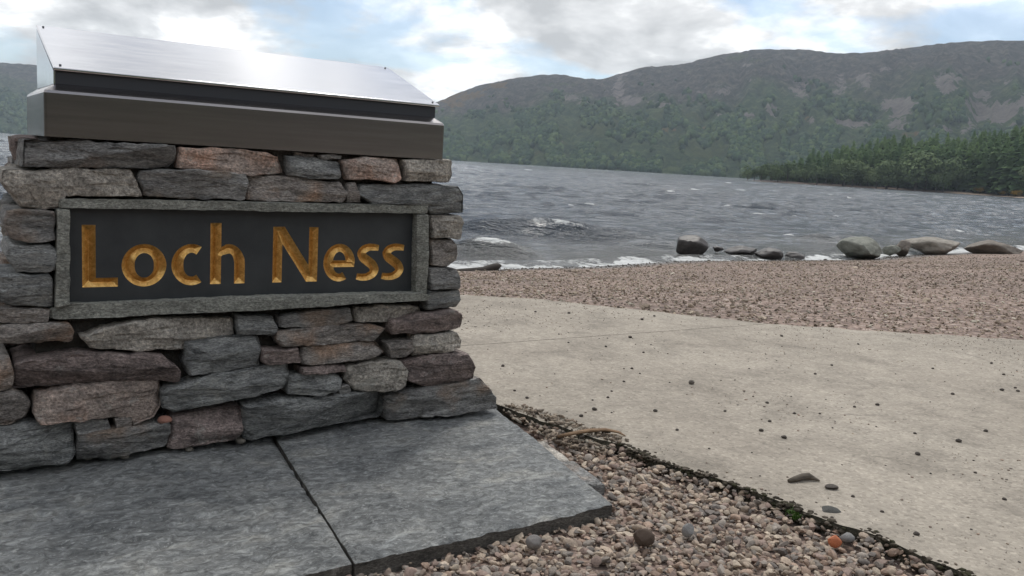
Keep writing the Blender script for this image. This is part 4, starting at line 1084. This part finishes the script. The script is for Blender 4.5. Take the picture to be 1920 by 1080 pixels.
def boulder(x0, x1, ytop, ybot, seed, mt, label, name='boulder', depth=.8, rot=0., zb=None, sink=.12):
    z = ZW+.02 if zb is None else zb
    p = onz((x0+x1)/2, ybot, z); d = np.linalg.norm(p-EYE)
    wdt = (x1-x0)*d/F_PX; hgt = (ybot-ytop)*d/F_PX*1.0
    me = rock_mesh(seed); o = link(name, me, mt, None, (p[0], p[1]+wdt*depth*.4, z-sink*hgt-.02), (0, 0, rot))
    o.scale = (wdt, wdt*depth, hgt*(1+sink)+.02); tag(o, label, 'rock' if name == 'boulder' else 'stone'); return o
boulder(1271, 1328, 443, 479, 5, MB1, 'rounded dark wet boulder standing alone in the shallows', sink=.25)
boulder(1364, 1426, 463, 480, 6, MB1, 'low flat dark wet rock in the foam beside the rounded boulder', sink=.2)
boulder(1421, 1471, 467, 486, 7, MB1, 'dark wet lumpy rock at the beach edge touching the low flat rock', sink=.2)
boulder(1338, 1358, 463, 469, 8, MB1, 'tiny dark rock tip breaking the water between boulder and flat rock', sink=.5)
boulder(1476, 1512, 474, 485, 18, MB1, 'small brown stone at the foam edge right beside the lumpy wet rock', sink=.3)
boulder(1586, 1664, 449, 485, 9, MB2, 'big smooth grey-green boulder at the top of the beach', zb=-.68)
boulder(1660, 1690, 462, 478, 10, MB2, 'small rounded grey stone between the grey-green boulder and the dark wedge', zb=-.68)
boulder(1680, 1708, 453, 478, 11, MB4, 'dark wedge-shaped upright stone beside the big grey-green boulder', zb=-.68)
boulder(1717, 1811, 450, 477, 12, MB3, 'long pale tan boulder with a flat top on the beach', zb=-.68)
boulder(1834, 1922, 456, 481, 13, MB4, 'broad brown boulder at the far end of the row on the beach', zb=-.68)
# gravel characters
def pebble(px, py, wpx, hpx, mt, label, name='pebble', seed=1, zb=0., group=None, depth=.8, cat='stone'):
    p = onz(px, py+hpx/2, zb); d = np.linalg.norm(p-EYE)
    w_ = wpx*d/F_PX; h_ = hpx*d/F_PX*.85
    o = link(name, pebm[seed % len(pebm)], None, None, (p[0], p[1]+w_*.3, zb-.002), (0, 0, random.uniform(-.6, .6)))
    k_ = random.uniform(.6, 1.15) if group else 1.
    o.scale = (w_*k_, w_*depth*k_, h_*k_); tag(o, label, cat, group)
    return o
def single_peb(px, py, wpx, hpx, mt, label, seed, zb=.008, name='pebble', sub_=3, facets=3):
    me = rock_mesh(seed, .8, .08, sub_, facets)
    p = onz(px, py+hpx/2, zb); d = np.linalg.norm(p-EYE)
    o = link(name, me, mt, None, (p[0], p[1]+wpx*d/F_PX*.3, zb-.004), (0, 0, 0)); o.scale = (wpx*d/F_PX, wpx*d/F_PX*.8, hpx*d/F_PX*.9+.004); tag(o, label, 'stone'); return o
single_peb(1567, 1016, 24, 24, single_stone('orange_pebble', (.50, .16, .07), .7, 120.), 'round bright orange pebble lying on the gravel', 31, .012)
single_peb(1208, 1010, 38, 32, single_stone('brown_lump', (.085, .06, .045), .95, 90.), 'dark brown rough lump lying on the gravel near the slate slab', 32, .012)
single_peb(1290, 995, 22, 26, single_stone('pale_grey_pebble', (.235, .228, .222), .7, 90.), 'pale bluish grey upright pebble on the gravel near the brown lump', 33, .012)
single_peb(1000, 1018, 30, 26, single_stone('lilac_pebble', (.20, .185, .175), .7, 90.), 'larger smooth lilac-grey pebble beside the slate slab front edge', 34, .012)
single_peb(1590, 1010, 28, 16, single_stone('grey_pebble', (.20, .195, .19), .7, 90.), 'flat grey pebble touching the orange pebble', 35, .012)
single_peb(1560, 968, 46, 28, single_stone('black_edge_stone', (.045, .045, .04), .7, 50.), 'dark block wedged in the mossy concrete edge beside the grass tuft', 36, .0, 'edge_stone')
single_peb(307, 790, 22, 12, single_stone('red_chip', (.30, .15, .11), .8, 90.), 'small reddish stone chip lodged on the bottom course of the plinth', 37, .05, 'stone_chip')
bpy.data.objects[[o.name for o in bpy.data.objects if o.name.startswith('stone_chip')][0]].location = world_of(np.array([*ony(309, 796, .0)[:2], 0]))+np.array([0, 0, ony(309, 796, -.01)[2]])
for k, (px, py, w_, h_) in enumerate([(160, 858, 18, 9), (449, 826, 18, 12), (352, 842, 16, 8), (232, 856, 14, 7)]):
    single_peb(px, py, w_, h_, MB3, ['small cream pebble at the foot of the plinth on the left slab', 'grey pebble on the left slab at the foot of the plinth near the slab joint', 'tiny grey pebble at the plinth foot below the reddish brown block', 'tiny flat pebble at the plinth foot below the dark grey block'][k], 40+k, .046)
# small stones strewn on the concrete
pebm = [rock_mesh(60+i, .75, .12, 1, 4) for i in range(6)]
MPD = single_stone('dark_chip', (.085, .072, .062), .9, 60.)
for q in pebm: q.materials.append(MPD)
strewn = [(1360, 769, 9), (1444, 788, 10), (1471, 819, 10), (1428, 806, 9), (1439, 754, 8), (1490, 774, 7), (1538, 774, 8), (1603, 762, 6), (1646, 758, 7), (1717, 811, 9), (1722, 850, 11), (1850, 807, 9), (1799, 826, 10), (1787, 738, 6),
          (1880, 730, 8), (1905, 726, 7), (1910, 732, 8), (1883, 701, 7), (1860, 680, 6), (1529, 700, 6), (1560, 684, 5), (1610, 644, 6), (1466, 629, 6), (943, 685, 7), (1170, 714, 7), (1147, 732, 7), (1090, 777, 14), (1115, 766, 10),
          (1170, 690, 6), (1185, 690, 6), (1200, 699, 6), (1207, 659, 8), (1066, 641, 6), (1048, 625, 6), (1136, 649, 5), (1067, 586, 6), (1004, 583, 7), (1227, 591, 7), (1204, 598, 6), (1256, 716, 5), (1140, 744, 7), (1111, 749, 6),
          (1147, 772, 7), (1229, 769, 9), (1182, 631, 8), (965, 731, 7), (988, 745, 7), (1600, 930, 7), (1655, 958, 9), (1720, 1000, 12), (1830, 885, 8), (1885, 935, 9), (1330, 840, 6), (1270, 805, 7), (1040, 700, 5), (1320, 660, 5), (1750, 690, 6), (1680, 700, 5), (1405, 690, 5)]
for i, (px, py, w_) in enumerate(strewn):
    pebble(px, py, w_, w_*.75, None, 'small dark stone lying loose on the pale concrete slipway', 'loose_stone', i, ZC, 'loose stones on the slipway')
o = pebble(1297, 716, 11, 10, None, 'round grey-brown stone on the open concrete, largest of the loose stones', 'round_stone', 3, ZC); o.data = rock_mesh(77, .95, .05, 3, 0); o.data.materials.append(MB4)
o = pebble(1562, 914, 25, 10, None, 'small flat dark stone chip beside the driftwood scrap on concrete', 'stone_chip', 2, ZC)
# grit too fine to count
n = 14000; gx_ = rng.uniform(-.6, 5.5, n); gy_ = rng.uniform(2.2, 7, n); ok = in_poly(gx_, gy_, CP) & (rng.random(n) < sstep(.42, .68, fbm(gx_*1.6, gy_*1.6, 4))+.06)
gx_, gy_ = gx_[ok], gy_[ok]; n = len(gx_); s_ = .0016+.0035*rng.random(n)**3
Vq, Fq, Cq = scatter(ico(0), np.stack([gx_, gy_, ZC+s_*.3], -1), np.stack([s_*1.3, s_, s_*.7], -1), rng.uniform(0, 6, n), tints(n)*rng.uniform(.35, 1.2, (n, 1)))
me = mesh('grit', Vq, Fq); cattr(me, 'tint', Cq); tag(link('grit', me, M_PEB), 'fine grit and crumbs scattered over the concrete slipway', 'grit', kind='stuff')
# driftwood
def stick(name, pts, rad, mt, label, seed, flat=1., cat='driftwood'):
    P = [np.array(p, float) for p in pts]; V = []; n = 10; k = len(P)
    for i, p in enumerate(P):
        d = P[min(i+1, k-1)]-P[max(i-1, 0)]; d /= np.linalg.norm(d); s1 = np.cross(d, [0, 0, 1.]); s1 /= np.linalg.norm(s1); s2 = np.cross(s1, d)
        for j in range(n):
            a_ = j/n*6.2832; q = rad[i]*(1+.35*(fbm(np.array([i*.9+seed]), np.array([j*.8]), 2)[0]-.5))
            V.append(p+s1*math.cos(a_)*q+s2*math.sin(a_)*q*flat)
    F = [tuple(f) for f in grid_faces(k, n, True)]+[tuple(range(n))[::-1], tuple((k-1)*n+j for j in range(n))]
    V = np.array(V); c = V.mean(0); c[2] = V[:, 2].min()
    return tag(link(name, mesh(name, V-c, F), mt, None, c), label, cat)
def wood_mat(name, lo, hi):
    m_, t, b = mat(name)
    nn = N(t, 'ShaderNodeTexNoise', {'Vector': objvec(t, (1, 9, 9), False), 'Scale': 9., 'Detail': 6., 'Roughness': .65})
    t.links.new(ramp(t, nn.outputs[0], [(.3, lo), (.7, hi)]).outputs[0], b.inputs['Base Color']); b.inputs['Roughness'].default_value = .85; bump(t, b, nn.outputs[0], .006, .8); return m_
MW1 = wood_mat('wet_log', (.02, .016, .013), (.05, .038, .03)); MW2 = wood_mat('split_wood', (.10, .058, .03), (.34, .22, .13)); MW3 = wood_mat('grey_drift', (.06, .05, .038), (.16, .13, .10))
lg = [onz(x, y, -.70) for x, y in ((840, 516), (862, 514), (885, 512), (905, 510), (922, 508), (932, 506), (937, 505))]
lg = [p+np.array([0, 0, .03+.03*(i > 3)]) for i, p in enumerate(lg)]
stick('driftwood_log', lg, [.045, .055, .055, .05, .055, .06, .03], MW1, 'black wet driftwood log at the foam line beside the plinth', 2)
pk = [onz(x, y, .012) for x, y in ((1045, 830), (1075, 829), (1105, 827), (1135, 826), (1158, 827), (1172, 829))]
pk = [p+np.array([0, 0, .024+.020*math.sin(i/5*3.1)]) for i, p in enumerate(pk)]
stick('wood_splinter', pk, [.010, .012, .013, .012, .009, .003], MW2, 'split orange-brown wood splinter bridging gravel and concrete edge', 5, .55)
bd_ = [onz(x, y, ZC) for x, y in ((1479, 905), (1490, 903), (1503, 901), (1516, 900), (1527, 902), (1537, 904))]
bd_ = [p+np.array([0, 0, (.006, .009, .013, .014, .008, .004)[i]]) for i, p in enumerate(bd_)]
stick('driftwood_scrap', bd_, [.007, .011, .013, .013, .007, .003], MW3, 'humped grey driftwood scrap lying on the concrete', 8, .9)
# grass tuft on the slipway edge
m_, t, b = mat('grass_blade'); b.inputs['Base Color'].default_value = (.09, .20, .03, 1); b.inputs['Roughness'].default_value = .6
gp = onz(1490, 972, .005); Vs = []; Fs = []
for i in range(85):
    a_ = random.uniform(0, 6.28); ln = random.uniform(.018, .042); ox, oy = random.gauss(0, .010), random.gauss(0, .008); lean_ = random.uniform(.25, 1.)
    d = np.array([math.cos(a_), math.sin(a_), 0]); sdv = np.array([-d[1], d[0], 0])*.0011; b0 = np.array([ox, oy, 0]); k = len(Vs)
    mid_ = b0+d*ln*.35*lean_+[0, 0, ln*.6]; tp = b0+d*ln*.85*lean_+[0, 0, ln*(1-.35*lean_)]
    Vs += [b0-sdv, b0+sdv, mid_+sdv*.8, mid_-sdv*.8, tp]; Fs += [(k, k+1, k+2, k+3), (k+3, k+2, k+4)]
tag(link('grass_tuft', mesh('grass', Vs, Fs, False), m_, None, gp), 'small bright green grass tuft at the mossy concrete edge', 'grass')

# ------------------------------------------------------------------ air
HZ = 3400; HTOP = float(Zb.max())+25
me = mesh('haze', [(x, y, z) for z in (-8, HTOP) for y in (-HZ, HZ) for x in (-HZ, HZ)], [(0, 2, 3, 1), (4, 5, 7, 6), (0, 1, 5, 4), (1, 3, 7, 5), (3, 2, 6, 7), (2, 0, 4, 6)], False)
m_ = bpy.data.materials.new('haze_air'); m_.use_nodes = True; t = m_.node_tree; t.nodes.clear()
pv = N(t, 'ShaderNodeVolumePrincipled', {'Color': (.74, .87, 1., 1), 'Density': .00016, 'Anisotropy': .2})
N(t, 'ShaderNodeOutputMaterial', {'Volume': pv.outputs[0]})
tag(link('haze', me, m_), 'thin pale haze in the air over the loch', 'haze', kind='stuff')
